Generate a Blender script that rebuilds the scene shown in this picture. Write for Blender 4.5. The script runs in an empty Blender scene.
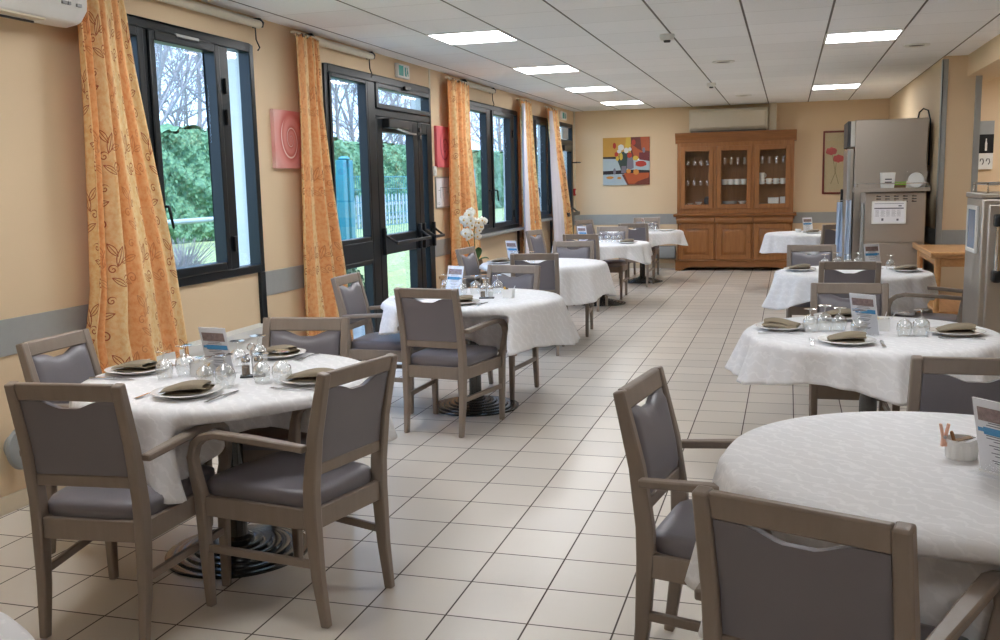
import bpy, bmesh, math, random
from mathutils import Vector, Matrix, Euler
random.seed(7)
S = bpy.context.scene
COL = S.collection
PI = math.pi
# ------------------------------------------------------------------ helpers
def lin(c):
    return tuple(((v/255)/12.92 if v/255 <= .04045 else ((v/255+.055)/1.055)**2.4) for v in c)

class NT:
    """small node-tree writer"""
    def __init__(self, name):
        self.m = bpy.data.materials.new(name); self.m.use_nodes = True
        self.t = self.m.node_tree; self.t.nodes.clear()
        self.out = self.t.nodes.new('ShaderNodeOutputMaterial')
    def n(self, typ, props=None, **ins):
        nd = self.t.nodes.new(typ)
        for k, v in (props or {}).items(): setattr(nd, k, v)
        for k, v in ins.items():
            key = int(k[1:]) if k[0] == 'i' and k[1:].isdigit() else k.replace('_', ' ')
            self.set(nd.inputs[key], v)
        return nd
    def set(self, sock, v):
        if isinstance(v, bpy.types.NodeSocket): self.t.links.new(v, sock)
        elif isinstance(v, (tuple, list)) and len(v) == 3 and sock.type == 'RGBA': sock.default_value = (*v, 1)
        else: sock.default_value = v
    def math(self, op, a, b=0.0, c=0.0):
        nd = self.n('ShaderNodeMath', {'operation': op}, i0=a, i1=b)
        if op in ('MULTIPLY_ADD', 'SMOOTH_MIN', 'COMPARE'): self.set(nd.inputs[2], c)
        return nd.outputs[0]
    def mix(self, f, a, b):
        nd = self.t.nodes.new('ShaderNodeMix'); nd.data_type = 'RGBA'
        self.set(nd.inputs[0], f); self.set(nd.inputs[6], a); self.set(nd.inputs[7], b)
        return nd.outputs[2]
    def pos(self):
        return self.n('ShaderNodeNewGeometry').outputs['Position']
    def obj(self):
        return self.n('ShaderNodeTexCoord').outputs['Object']
    def uv(self):
        return self.n('ShaderNodeTexCoord').outputs['UV']
    def xyz(self, v):
        return self.n('ShaderNodeSeparateXYZ', None, i0=v).outputs
    def noise(self, scale, vec=None, detail=3, rough=.5):
        nd = self.n('ShaderNodeTexNoise', None, Scale=scale, Detail=detail, Roughness=rough)
        if vec is not None: self.t.links.new(vec, nd.inputs['Vector'])
        return nd.outputs[0]
    def ramp(self, f, lo, hi):
        return self.n('ShaderNodeMapRange', {'clamp': True}, i0=f, i1=lo, i2=hi).outputs[0]
    def bump(self, h, strength=.2, dist=.01):
        return self.n('ShaderNodeBump', None, Strength=strength, Distance=dist, Height=h).outputs[0]
    def bsdf(self, col, rough=.5, metal=0., normal=None, spec=.5, **kw):
        b = self.n('ShaderNodeBsdfPrincipled')
        self.set(b.inputs['Base Color'], col); self.set(b.inputs['Roughness'], rough)
        self.set(b.inputs['Metallic'], metal); self.set(b.inputs['Specular IOR Level'], spec)
        if normal is not None: self.set(b.inputs['Normal'], normal)
        for k, v in kw.items(): self.set(b.inputs[k.replace('_', ' ')], v)
        self.t.links.new(b.outputs[0], self.out.inputs[0])
        return self.m

def plain(name, rgb, rough=.5, metal=0., var=.06, scale=18, bump=0., bscale=80, spec=.5):
    """a procedural surface: one colour with slight mottling and optional fine bump"""
    t = NT(name); c = lin(rgb); p = t.obj()
    f = t.noise(scale, p)
    col = t.mix(f, tuple(v*(1-var) for v in c), tuple(min(1, v*(1+var)) for v in c))
    nm = t.bump(t.noise(bscale, p, 4), bump, .004) if bump else None
    return t.bsdf(col, rough, metal, nm, spec)

class G:
    """collects shapes in one bmesh"""
    def __init__(self): self.bm = bmesh.new(); self.mi = 0; self.uvl = None
    def _f(self, vs):
        try:
            f = self.bm.faces.new(vs); f.material_index = self.mi; f.smooth = True; return f
        except ValueError: return None
    def hexa(self, p):
        v = [self.bm.verts.new(q) for q in p]
        for a in ((0,3,2,1),(4,5,6,7),(0,1,5,4),(1,2,6,5),(2,3,7,6),(3,0,4,7)): self._f([v[i] for i in a])
        return self
    def box(self, x0, x1, y0, y1, z0, z1, M=None):
        p = [Vector(q) for q in ((x0,y0,z0),(x1,y0,z0),(x1,y1,z0),(x0,y1,z0),(x0,y0,z1),(x1,y0,z1),(x1,y1,z1),(x0,y1,z1))]
        if M is not None: p = [M @ q for q in p]
        return self.hexa(p)
    def loft(self, rings, cap=True, close=True):
        R = [[self.bm.verts.new(q) for q in r] for r in rings]
        n = len(R[0])
        for a, b in zip(R, R[1:]):
            for i in range(n if close else n-1):
                self._f([a[i], a[(i+1) % n], b[(i+1) % n], b[i]])
        if cap and close:
            self._f(R[0][::-1]); self._f(R[-1])
        return self
    def bar(self, pts, sizes, side=(1,0,0)):
        """rectangular bar along a path; sizes = (w, h) per point, w along side"""
        pts = [Vector(p) for p in pts]; s0 = Vector(side); rings = []
        if not isinstance(sizes, list): sizes = [sizes]*len(pts)
        for i, p in enumerate(pts):
            d = (pts[min(i+1, len(pts)-1)] - pts[max(i-1, 0)]).normalized()
            s = (s0 - d*s0.dot(d)).normalized(); u = d.cross(s)
            w, h = sizes[i][0]/2, sizes[i][1]/2
            rings.append([p - s*w - u*h, p + s*w - u*h, p + s*w + u*h, p - s*w + u*h])
        return self.loft(rings)
    def tube(self, pts, r, n=8, cap=True):
        pts = [Vector(p) for p in pts]
        if not isinstance(r, (list, tuple)): r = [r]*len(pts)
        rings = []; prev = None
        for i, p in enumerate(pts):
            d = (pts[min(i+1, len(pts)-1)] - pts[max(i-1, 0)])
            d = d.normalized() if d.length > 1e-9 else Vector((0,0,1))
            if prev is None: s = d.orthogonal().normalized()
            else:
                s = prev - d*prev.dot(d); s = s.normalized() if s.length > 1e-6 else d.orthogonal().normalized()
            prev = s; u = d.cross(s)
            rings.append([p + (s*math.cos(2*PI*k/n) + u*math.sin(2*PI*k/n))*r[i] for k in range(n)])
        return self.loft(rings, cap)
    def lathe(self, prof, n=24, c=(0,0,0)):
        rings = []
        for r, z in prof:
            rings.append([(c[0]+max(r,1e-5)*math.cos(2*PI*k/n), c[1]+max(r,1e-5)*math.sin(2*PI*k/n), c[2]+z) for k in range(n)])
        return self.loft(rings, cap=False)
    def prism(self, poly, axis, a, b):
        """extrude a 2-D outline along an axis between a and b"""
        def P(u, v, w):
            return {'x': (w, u, v), 'y': (u, w, v), 'z': (u, v, w)}[axis]
        return self.loft([[P(u, v, a) for u, v in poly], [P(u, v, b) for u, v in poly]])
    def grid(self, fn, nu, nv, uv=None):
        V = [[self.bm.verts.new(fn(i/nu, j/nv)) for j in range(nv+1)] for i in range(nu+1)]
        if uv and self.uvl is None: self.uvl = self.bm.loops.layers.uv.new('UVMap')
        for i in range(nu):
            for j in range(nv):
                f = self._f([V[i][j], V[i+1][j], V[i+1][j+1], V[i][j+1]])
                if uv and f:
                    for l, (a, b) in zip(f.loops, ((i,j),(i+1,j),(i+1,j+1),(i,j+1))):
                        l[self.uvl].uv = uv(a/nu, b/nv)
        return self
    def ball(self, c, r, n=10, m=7, sc=(1,1,1)):
        rings = []
        for j in range(m+1):
            t = PI*j/m
            rings.append([(c[0]+sc[0]*r*max(math.sin(t),1e-4)*math.cos(2*PI*k/n), c[1]+sc[1]*r*max(math.sin(t),1e-4)*math.sin(2*PI*k/n), c[2]-sc[2]*r*math.cos(t)) for k in range(n)])
        return self.loft(rings, cap=False)
    def xf(self, M):
        bmesh.ops.transform(self.bm, matrix=M, verts=self.bm.verts); return self
    def make(self, name, mats, parent=None, bevel=0., seg=2, angle=40, solid=0., sub=0, origin=None):
        bmesh.ops.remove_doubles(self.bm, verts=self.bm.verts, dist=1e-6)
        bmesh.ops.recalc_face_normals(self.bm, faces=self.bm.faces)
        if origin is not None:
            bmesh.ops.translate(self.bm, vec=-Vector(origin), verts=self.bm.verts)
        me = bpy.data.meshes.new(name); self.bm.to_mesh(me); self.bm.free()
        for m in (mats if isinstance(mats, list) else [mats]): me.materials.append(m)
        me.set_sharp_from_angle(angle=math.radians(angle))
        o = bpy.data.objects.new(name, me); COL.objects.link(o)
        if origin is not None: o.location = origin
        if parent is not None: o.parent = parent
        if solid:
            md = o.modifiers.new('Solidify', 'SOLIDIFY'); md.thickness = solid; md.offset = 0
        if bevel:
            md = o.modifiers.new('Bevel', 'BEVEL'); md.width = bevel; md.segments = seg; md.limit_method = 'ANGLE'; md.angle_limit = math.radians(35)
        if sub:
            md = o.modifiers.new('Subsurf', 'SUBSURF'); md.levels = sub; md.render_levels = sub
        return o

def tag(o, label=None, cat=None, group=None, kind=None):
    if label: o['label'] = label
    if cat: o['category'] = cat
    if group: o['group'] = group
    if kind: o['kind'] = kind
    return o
def empty(name, loc=(0,0,0), rz=0., label=None, cat=None, group=None):
    o = bpy.data.objects.new(name, None); COL.objects.link(o)
    o.location = loc; o.rotation_euler = (0, 0, rz); o.empty_display_size = .1
    return tag(o, label, cat, group)
def kids(o): return [c for c in bpy.data.objects if c.parent == o]
KIDS = {}
def dup(o, loc=None, rz=None, label=None, group=None, parent=None):
    """copy of a thing with copies of its parts and sub-parts (mesh data shared)"""
    if o.name not in KIDS: KIDS[o.name] = kids(o)
    c = o.copy(); COL.objects.link(c)
    if parent is not None: c.parent = parent
    if loc is not None: c.location = loc
    if rz is not None: c.rotation_euler = (0, 0, rz)
    if label: c['label'] = label
    if group: c['group'] = group
    for k in KIDS[o.name]: dup(k, parent=c)
    return c
USED = set()
def put(proto, loc, rz, label, group=None):
    """first use moves the prototype itself, later uses copy it"""
    if proto.name not in USED:
        USED.add(proto.name); KIDS.setdefault(proto.name, kids(proto))
        proto.location = loc; proto.rotation_euler = (0, 0, rz); tag(proto, label, None, group); return proto
    return dup(proto, loc, rz, label, group)

# ------------------------------------------------------------------ camera
def setup_camera():
    f, yaw, pitch, roll, h = 971.632, .289, .141, .022, 1.521
    cy, sy, cp, sp = math.cos(yaw), math.sin(yaw), math.cos(pitch), math.sin(pitch)
    F = Vector((-sy*cp, cy*cp, -sp)); R = Vector((cy, sy, 0)); D = F.cross(R)
    R2 = R*math.cos(roll) + D*math.sin(roll); D2 = D*math.cos(roll) - R*math.sin(roll)
    cam = bpy.data.cameras.new('camera'); o = bpy.data.objects.new('camera', cam); COL.objects.link(o)
    cam.sensor_width = 36; cam.lens = f/1000*36; cam.clip_start = .05; cam.clip_end = 300
    m = Matrix((R2, -D2, -F)).transposed().to_4x4(); m.translation = (0, 0, h)
    o.matrix_world = m
    S.camera = o
setup_camera()

# ------------------------------------------------------------------ materials
M = {}
def mat_wall():
    t = NT('wallpaper'); p = t.pos(); c = lin((222, 198, 164))
    f = t.noise(1.3, p, 2); g = t.noise(260, p, 3)
    col = t.mix(f, tuple(v*.96 for v in c), tuple(v*1.03 for v in c))
    return t.bsdf(col, .65, 0, t.bump(g, .18, .002), .35)
def mat_floor():
    t = NT('floor_tiles'); p = t.pos(); x, y, z = t.xyz(p)
    T = .3; ox, oy = .0585, .0792
    u = t.math('DIVIDE', t.math('SUBTRACT', x, ox), T); v = t.math('DIVIDE', t.math('SUBTRACT', y, oy), T)
    du = t.math('ABSOLUTE', t.math('SUBTRACT', t.math('FRACT', u), .5)); dv = t.math('ABSOLUTE', t.math('SUBTRACT', t.math('FRACT', v), .5))
    e = t.math('MAXIMUM', du, dv)
    g = t.ramp(e, .4870, .4915)
    idx = t.n('ShaderNodeCombineXYZ', None, i0=t.math('FLOOR', u), i1=t.math('FLOOR', v)).outputs[0]
    wn = t.n('ShaderNodeTexWhiteNoise', {'noise_dimensions': '3D'}, Vector=idx).outputs[0]
    c = lin((210, 202, 191))
    base = t.mix(wn, tuple(q*.93 for q in c), tuple(q*1.05 for q in c))
    sp = t.noise(34, p, 5, .7)
    base = t.mix(t.math('MULTIPLY', sp, .08), base, lin((196, 184, 168)))
    col = t.mix(g, base, lin((70, 56, 48)))
    r = t.math('ADD', t.math('MULTIPLY', t.noise(3, p, 1), .06), .27)
    rough = t.math('MAXIMUM', r, t.math('MULTIPLY', g, .8))
    h = t.math('MULTIPLY', g, -1.0)
    return t.bsdf(col, rough, 0, t.bump(h, .25, .004), .5)
def mat_ceiling():
    t = NT('ceiling_panels'); p = t.pos(); x, y, z = t.xyz(p)
    W = .6115
    u = t.math('DIVIDE', t.math('SUBTRACT', x, .277), W); v = t.math('DIVIDE', t.math('SUBTRACT', y, 7.44), W)
    du = t.math('ABSOLUTE', t.math('SUBTRACT', t.math('FRACT', u), .5)); dv = t.math('ABSOLUTE', t.math('SUBTRACT', t.math('FRACT', v), .5))
    gu = t.ramp(du, .484, .49); gv = t.math('MULTIPLY', t.ramp(dv, .4925, .4965), .38)
    g = t.math('MAXIMUM', gu, gv)
    idx = t.n('ShaderNodeCombineXYZ', None, i0=t.math('FLOOR', u), i1=t.math('FLOOR', v)).outputs[0]
    wn = t.n('ShaderNodeTexWhiteNoise', {'noise_dimensions': '3D'}, Vector=idx).outputs[0]
    c = lin((249, 250, 252))
    base = t.mix(wn, tuple(q*.96 for q in c), tuple(q*1.02 for q in c))
    sp = t.ramp(t.noise(150, p, 3), .45, .7)
    base = t.mix(t.math('MULTIPLY', sp, .08), base, lin((170, 168, 166)))
    col = t.mix(g, base, lin((112, 108, 106)))
    return t.bsdf(col, .8, 0, t.bump(t.math('MULTIPLY', g, -1.0), .4, .006), .2)
def mat_curtain():
    t = NT('curtain_fabric'); uv = t.uv(); x, y, z = t.xyz(uv)
    # broad gold and orange stripes along the cloth
    s = t.math('SINE', t.math('MULTIPLY', x, 2*PI/.5))
    st = t.ramp(s, -.3, .3)
    mot = t.ramp(t.noise(30, uv, 4, .65), .42, .62)
    gold = t.mix(mot, lin((250, 224, 172)), lin((242, 202, 142)))
    orng = t.mix(mot, lin((248, 196, 138)), lin((240, 170, 110)))
    base = t.mix(st, gold, orng)
    # scroll and leaf motifs in every cell of a staggered lattice
    cw, ch = .25, .30
    row = t.math('FLOOR', t.math('DIVIDE', y, ch))
    u = t.math('ADD', t.math('DIVIDE', x, cw), t.math('MULTIPLY', t.math('MODULO', row, 2.0), .5))
    fx = t.math('MULTIPLY', t.math('SUBTRACT', t.math('FRACT', u), .5), cw)
    fy = t.math('MULTIPLY', t.math('SUBTRACT', t.math('FRACT', t.math('DIVIDE', y, ch)), .5), ch)
    def spiral(cx, cy, R, k, w, sgn):
        a = t.math('MULTIPLY', t.math('SUBTRACT', fx, cx), sgn); b = t.math('SUBTRACT', fy, cy)
        rr = t.math('SQRT', t.math('ADD', t.math('MULTIPLY', a, a), t.math('MULTIPLY', b, b)))
        ph = t.math('SUBTRACT', t.math('MULTIPLY', rr, 2*PI/k), t.math('ARCTAN2', b, a))
        return t.math('MULTIPLY', t.ramp(t.math('COSINE', ph), w, w+.12), t.math('LESS_THAN', rr, R))
    def leaf(cx, cy, ang, la, lb):
        ca, sa = math.cos(ang), math.sin(ang)
        a = t.math('SUBTRACT', fx, cx); b = t.math('SUBTRACT', fy, cy)
        p = t.math('ADD', t.math('MULTIPLY', a, ca), t.math('MULTIPLY', b, sa)); q = t.math('SUBTRACT', t.math('MULTIPLY', b, ca), t.math('MULTIPLY', a, sa))
        p = t.math('DIVIDE', p, la); q = t.math('DIVIDE', q, lb)
        e = t.math('ADD', t.math('MULTIPLY', p, p), t.math('ABSOLUTE', q))
        line = t.math('LESS_THAN', t.math('ABSOLUTE', t.math('SUBTRACT', e, .9)), .14)
        vein = t.math('MULTIPLY', t.math('LESS_THAN', t.math('ABSOLUTE', q), .12), t.math('LESS_THAN', e, .9))
        return t.math('MAXIMUM', line, vein)
    mk = spiral(.03, -.09, .032, .022, .5, 1)
    for m in (spiral(-.055, -.03, .026, .019, .5, -1), spiral(.06, .10, .024, .018, .5, -1), leaf(-.01, .04, 1.2, .06, .022), leaf(.035, .02, .3, .045, .018), leaf(-.05, .075, 2.2, .045, .018), leaf(-.02, -.10, 2.6, .05, .017)):
        mk = t.math('MAXIMUM', mk, m)
    col = t.mix(t.math('MULTIPLY', t.math('MULTIPLY', mk, t.math('SUBTRACT', 1.0, t.math('MULTIPLY', st, .5))), .85), base, lin((176, 72, 44)))
    w = t.noise(420, uv, 2)
    t.bsdf(col, .75, 0, t.bump(w, .15, .002), .25)
    b = t.out.inputs[0].links[0].from_socket
    tl = t.n('ShaderNodeBsdfTranslucent', None, Color=col)
    mx = t.n('ShaderNodeMixShader', None, i0=.22, i1=b, i2=tl.outputs[0]); t.t.links.new(mx.outputs[0], t.out.inputs[0])
    return t.m
def mat_glass(name, tint=(1,1,1), refl=1.0, ior=1.45):
    t = NT(name)
    tr = t.n('ShaderNodeBsdfTransparent', None, Color=(*tint, 1)); gl = t.n('ShaderNodeBsdfGlossy', None, Color=(1,1,1,1), Roughness=.02)
    nz = t.noise(3, t.obj(), 1)
    fc = t.n('ShaderNodeLayerWeight', None, Blend=.5).outputs['Facing']
    f0 = ((ior-1)/(ior+1))**2
    fr = t.math('ADD', t.math('MULTIPLY', t.math('POWER', fc, 5.0), 1-f0), f0)
    f = t.math('MULTIPLY', t.math('MULTIPLY', fr, refl), t.math('ADD', t.math('MULTIPLY', nz, .1), .95))
    mx = t.n('ShaderNodeMixShader', None, i0=f, i1=tr.outputs[0], i2=gl.outputs[0])
    t.t.links.new(mx.outputs[0], t.out.inputs[0]); return t.m
def mat_wood(name, rgb, rgb2, sc=(2, 2, 14), rough=.4, axis=2):
    t = NT(name); p = t.obj()
    mp = t.n('ShaderNodeMapping', None, Vector=p); s = [22, 22, 22]; s[axis] = 2.2
    mp.inputs['Scale'].default_value = s
    n = t.noise(1.4, mp.outputs[0], 5, .6)
    col = t.mix(t.ramp(n, .3, .7), lin(rgb), lin(rgb2))
    return t.bsdf(col, rough, 0, t.bump(n, .06, .003), .45)
def mat_emit(name, rgb, st):
    t = NT(name); e = t.n('ShaderNodeEmission', None, Strength=st)
    x, y, z = t.xyz(t.obj()); n = t.noise(2, t.obj(), 1)
    c = tuple(v for v in rgb)
    t.t.links.new(t.mix(n, c, tuple(v*.98 for v in c)), e.inputs[0]); t.t.links.new(e.outputs[0], t.out.inputs[0]); return t.m
def mat_cloth():
    t = NT('white_damask'); p = t.pos()
    w = t.n('ShaderNodeTexWave', {'wave_type': 'BANDS', 'bands_direction': 'DIAGONAL'}, Vector=p, Scale=9., Distortion=7., Detail=3., Detail_Scale=2.5).outputs[1]
    n = t.noise(7, p, 4); fine = t.noise(300, p, 2)
    pat = t.ramp(w, .72, .95)
    col = t.mix(pat, lin((230, 230, 232)), lin((237, 237, 239)))
    h = t.math('ADD', t.math('MULTIPLY', pat, .10), t.math('ADD', t.math('MULTIPLY', n, 1.5), t.math('MULTIPLY', fine, .12)))
    rough = t.math('SUBTRACT', .70, t.math('MULTIPLY', pat, .25))
    return t.bsdf(col, rough, 0, t.bump(h, .28, .008), .35)
def mat_rose(name, c0, c1, edge):
    t = NT(name); x, y, z = t.xyz(t.obj())
    # the picture lies in the object's YZ plane, centre at its origin
    r = t.math('SQRT', t.math('ADD', t.math('MULTIPLY', y, y), t.math('MULTIPLY', t.math('MULTIPLY', z, z), .72)))
    th = t.math('ARCTAN2', z, y)
    ph = t.math('ADD', t.math('MULTIPLY', t.math('LOGARITHM', t.math('ADD', r, .02), 2.718), 8.5), th)
    s = t.math('COSINE', ph)
    nz = t.noise(9, t.obj(), 3)
    col = t.mix(t.ramp(s, -.6, 1.0), lin(c0), lin(c1))
    ln = t.ramp(s, .90, .99)
    col = t.mix(t.math('MULTIPLY', ln, t.math('LESS_THAN', r, .15)), col, lin(edge))
    col = t.mix(t.ramp(r, .16, .30), col, t.mix(nz, lin(c0), lin((228, 205, 200))) if edge[0] > 180 else lin(c1))
    return t.bsdf(col, .6, 0, None, .3)
def mat_steel(name, rgb, rough=.32):
    t = NT(name); p = t.obj(); mp = t.n('ShaderNodeMapping', None, Vector=p); mp.inputs['Scale'].default_value = (3, 3, 90)
    n = t.noise(6, mp.outputs[0], 4); c = lin(rgb)
    col = t.mix(n, tuple(v*.92 for v in c), tuple(v*1.06 for v in c))
    return t.bsdf(col, t.math('ADD', t.math('MULTIPLY', n, .1), rough-.05), .85, t.bump(n, .03, .002))
def mat_leafy(name, a, b, c, sc=7, rough=.7):
    t = NT(name); p = t.pos()
    v = t.n('ShaderNodeTexVoronoi', None, Vector=p, Scale=sc).outputs['Distance']; n = t.noise(2.2, p, 4)
    col = t.mix(t.ramp(v, .05, .7), lin(a), lin(b)); col = t.mix(t.math('MULTIPLY', n, .6), col, lin(c))
    return t.bsdf(col, rough, 0, t.bump(v, .7, .05), .3)

M['wall'] = mat_wall(); M['floor'] = mat_floor(); M['ceil'] = mat_ceiling(); M['curtain'] = mat_curtain(); M['cloth'] = mat_cloth()
M['pane'] = mat_glass('window_glass', (.95, .985, 1.0), 1.0); M['glass'] = mat_glass('drinking_glass', (.975, .985, .985), 1.7, 1.9)
M['cabglass'] = mat_glass('dresser_glass', (.98, .985, .985), 1.2); M['acryl'] = mat_glass('clear_acrylic', (.99, .995, 1.0), .8, 1.45)
M['dado'] = plain('grey_dado', (158, 160, 158), .5, bump=.05)
M['base'] = plain('beige_skirting_tile', (205, 190, 165), .35)
M['frame'] = plain('dark_slate_aluminium', (18, 24, 28), .35, .0, var=.1, spec=.35)
M['black'] = plain('black_metal', (20, 21, 23), .35)
M['gloss'] = plain('glossy_black_cast_iron', (22, 23, 26), .16, .0, spec=.9)
M['silver'] = plain('brushed_aluminium', (178, 180, 178), .35, .6)
M['white'] = plain('white_plastic', (232, 232, 228), .4, var=.02)
M['reveal'] = plain('white_render', (236, 234, 232), .8, var=.03)
M['steel'] = mat_steel('stainless_steel', (188, 180, 170), .38); M['chrome'] = plain('chrome', (215, 216, 218), .12, 1.)
M['chairwood'] = mat_wood('taupe_stained_beech', (136, 123, 112), (144, 131, 120), rough=.42)
M['vinyl'] = plain('mauve_grey_vinyl', (116, 112, 118), .38, var=.04, scale=6, bump=.10, bscale=220)
M['porc'] = plain('white_porcelain', (238, 238, 236), .12, var=.01)
M['napkin'] = plain('olive_taupe_napkin', (142, 130, 110), .85, var=.08, bump=.3, bscale=240)
M['paper'] = plain('white_paper', (236, 236, 240), .6, var=.01)
M['ink'] = plain('grey_print', (112, 112, 122), .7); M['blue'] = plain('blue_print', (58, 142, 196), .6); M['photoprint'] = plain('mottled_photo_print', (140, 118, 116), .6, var=.6, scale=70)
M['teal'] = plain('teal_print', (70, 170, 170), .6)
M['oak'] = mat_wood('honey_oak', (136, 88, 46), (158, 106, 60), rough=.35); M['oakx'] = mat_wood('honey_oak_cross_grain', (126, 80, 42), (148, 98, 54), rough=.35, axis=0)
M['oakdark'] = mat_wood('dark_oak', (96, 58, 36), (120, 74, 44), rough=.4)
M['beech'] = mat_wood('light_beech', (196, 144, 92), (214, 164, 112), rough=.35, axis=1)
M['acbeige'] = plain('ivory_plastic', (214, 206, 186), .45, var=.02)
M['grey'] = plain('mid_grey_plastic', (150, 154, 154), .45)
M['darkgrey'] = plain('dark_grey_plastic', (70, 70, 72), .45)
M['red'] = plain('red_plastic', (180, 40, 34), .4)
M['lamp'] = mat_emit('lit_led_diffuser', (.965, .98, 1.0), 15.5)
M['greenled'] = plain('exit_sign_teal', (40, 160, 150), .4)

# ------------------------------------------------------------------ setting
XL, YB, H = -3.57, 16.70, 2.69     # left wall, back wall, ceiling
XR, YF = 5.2, -3.0                  # right side of the hall and wall behind the camera
def structure(o): o['kind'] = 'structure'; return o
structure(G().box(XL-.35, XR, YF, YB+.2, -.15, 0).make('floor', M['floor']))
structure(G().box(XL-.35, XR+.2, YF-.2, YB+.2, H, H+.15).make('ceiling', M['ceil']))
# left wall with its openings (y0, y1, z0, z1)
WIN1, DOOR1, WIN2, WIN3, DOOR2 = (4.46, 6.13, .93, 2.49), (7.2, 9.62, 0, 2.49), (10.6, 13.0, .90, 2.46), (13.45, 14.95, .96, 2.46), (15.40, 16.55, 0, 2.46)
ops = [WIN1, DOOR1, WIN2, WIN3, DOOR2]
g = G(); y = YF
for (a, b, c, d) in ops:
    g.box(XL-.18, XL, y, a, 0, H); g.box(XL-.18, XL, a, b, d, H)
    if c > 0: g.box(XL-.18, XL, a, b, 0, c)
    y = b
g.box(XL-.18, XL, y, YB+.2, 0, H)
structure(g.make('wall_left', M['wall']))
g = G()
for (a, b, c, d) in ops:       # white outer reveals
    g.box(XL-.19, XL-.075, a-.001, a+.03, c, d); g.box(XL-.19, XL-.075, b-.03, b+.001, c, d)
structure(g.make('trim_1', M['reveal']))
structure(G().box(XL, 1.5, YB, YB+.2, 0, H).make('wall_back', M['wall']))
structure(G().box(XL-.35, XR+.2, YF-.2, YF, 0, H).make('wall_front', M['wall']))
structure(G().box(XR, XR+.2, YF, 13.5, 0, H).make('wall_right', M['wall']))
structure(G().box(1.84, XR+.2, 13.5, 13.7, 0, H).make('wall_recess', M['wall']))
structure(G().box(1.5, 1.84, 11.05, YB+.2, 0, H).make('wall_partition', M['wall']))
structure(G().box(1.72, 2.05, YF, 11.05, 2.48, H).make('beam', M['wall']))
structure(G().box(1.84, 2.05, 11.05, 13.5, 2.48, H).make('beam', M['wall']))
# grey stripe at chair-back height
DZ0, DZ1 = .75, .925
def dado_left():
    g = G(); y = YF
    for (a, b, c, d) in ops:
        g.box(XL, XL+.008, y, a, DZ0, DZ1); y = b
    g.box(XL, XL+.008, y, YB, DZ0, DZ1)
    return g
structure(dado_left().make('trim_2', M['dado'], bevel=.002))
structure(G().box(XL+.008, 1.492, YB-.008, YB, DZ0, DZ1).make('trim_3', M['dado'], bevel=.002))
structure(G().box(1.5, 1.84, 11.038, 11.05, DZ0, DZ1).make('trim_4', M['dado'], bevel=.002))
structure(G().box(1.49, 1.5, 11.05, YB-.01, DZ0, DZ1).make('trim_5', M['dado'], bevel=.002))
for k, (a, b) in enumerate(((1.482, 1.54), (1.80, 1.858))):     # corner guards of the partition end
    structure(G().box(a, b, 11.03, 11.05, 0, 2.66).box(*((a, a+.018) if k == 0 else (b-.018, b)), 11.03, 11.10, 0, 2.66).make('trim_%d' % (6+k), M['dado'], bevel=.003))
def skirting(name, g): structure(g.make(name, M['base'], bevel=.003))
g = G(); y = YF
for (a, b, c, d) in ops:
    if c > 0: continue
    g.box(XL, XL+.015, y, a, 0, .085); y = b
g.box(XL, XL+.015, y, YB, 0, .085); skirting('baseboard_left', g)
skirting('baseboard_back', G().box(XL+.015, 1.485, YB-.015, YB, 0, .085))
skirting('baseboard_partition', G().box(1.485, 1.5, 11.1, YB, 0, .085))
# thin wall joints and corner cove
structure(G().box(XL-.002, XL+.006, 9.62, 9.66, 2.49, H).box(XL-.002, XL+.03, YB-.03, YB, DZ1, H).make('trim_8', M['acbeige'], bevel=.003))

# ------------------------------------------------------------------ windows and doors
X0, X1 = XL-.07, XL+.018
def fbox(g, y0, y1, z0, z1, x0=X0, x1=X1): g.box(x0, x1, y0, y1, z0, z1)
def ring(g, y0, y1, z0, z1, w, x0=X0, x1=X1, wb=None):
    wb = wb or w
    fbox(g, y0, y0+w, z0, z1, x0, x1); fbox(g, y1-w, y1, z0, z1, x0, x1)
    fbox(g, y0+w, y1-w, z1-w, z1, x0, x1); fbox(g, y0+w, y1-w, z0, z0+wb, x0, x1)
def pane(parent, y0, y1, z0, z1, x=XL-.035, m=None):
    return G().box(x-.003, x+.003, y0-.004, y1+.004, z0-.004, z1+.004).make('pane', m or M['pane'], parent)
def handle(parent, y, z, up=False, L=.13):
    g = G(); x = XL+.018
    g.box(x, x+.012, y-.014, y+.014, z-.035, z+.035)
    g.tube([(x+.01, y, z), (x+.045, y, z), (x+.05, y, z-.01), (x+.05, y+.03, z-L)], [.009, .009, .010, .008], 8)
    return g.make('handle', M['black'], parent, bevel=.002)
def window_unit(name, W, cols, post, sill=False, vent=None, handles=()):
    y0, y1, z0, z1 = W
    g = G(); ring(g, y0, y1, z0, z1, .055)
    if post: fbox(g, y1-.075, y1, .0, z0, XL-.03, XL+.02)
    for (a, b) in cols[1]: fbox(g, a, b, z0+.055, z1-.055)
    o = structure(g.make(name, M['frame'], bevel=.006))
    for (a, b) in cols[0]:
        s = G(); ring(s, a, b, z0+.055, z1-.055, .055, XL-.055, XL+.034); s.make('sash', M['frame'], o, bevel=.007)
        pane(o, a+.055, b-.055, z0+.11, z1-.11)
    for (a, b) in cols[2]: pane(o, a, b, z0+.055, z1-.055)
    for (y, z) in handles: handle(o, y, z)
    for (y, z) in cols[3]: G().box(XL+.02, XL+.04, y-.016, y+.016, z-.05, z+.05).make('hinge', M['black'], o, bevel=.003)
    if sill: G().box(XL, XL+.10, y0, y1, z0-.035, z0).make('sill', M['silver'], o, bevel=.004)
    if vent:
        G().box(XL+.018, XL+.034, vent[0], vent[1], z1-.075, z1-.045).make('trickle_vent', M['silver'], o, bevel=.003)
        G().box(XL+.018, XL+.032, vent[1], vent[2], z1-.072, z1-.048).make('vent_slider', M['darkgrey'], o, bevel=.003)
    return o
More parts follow.
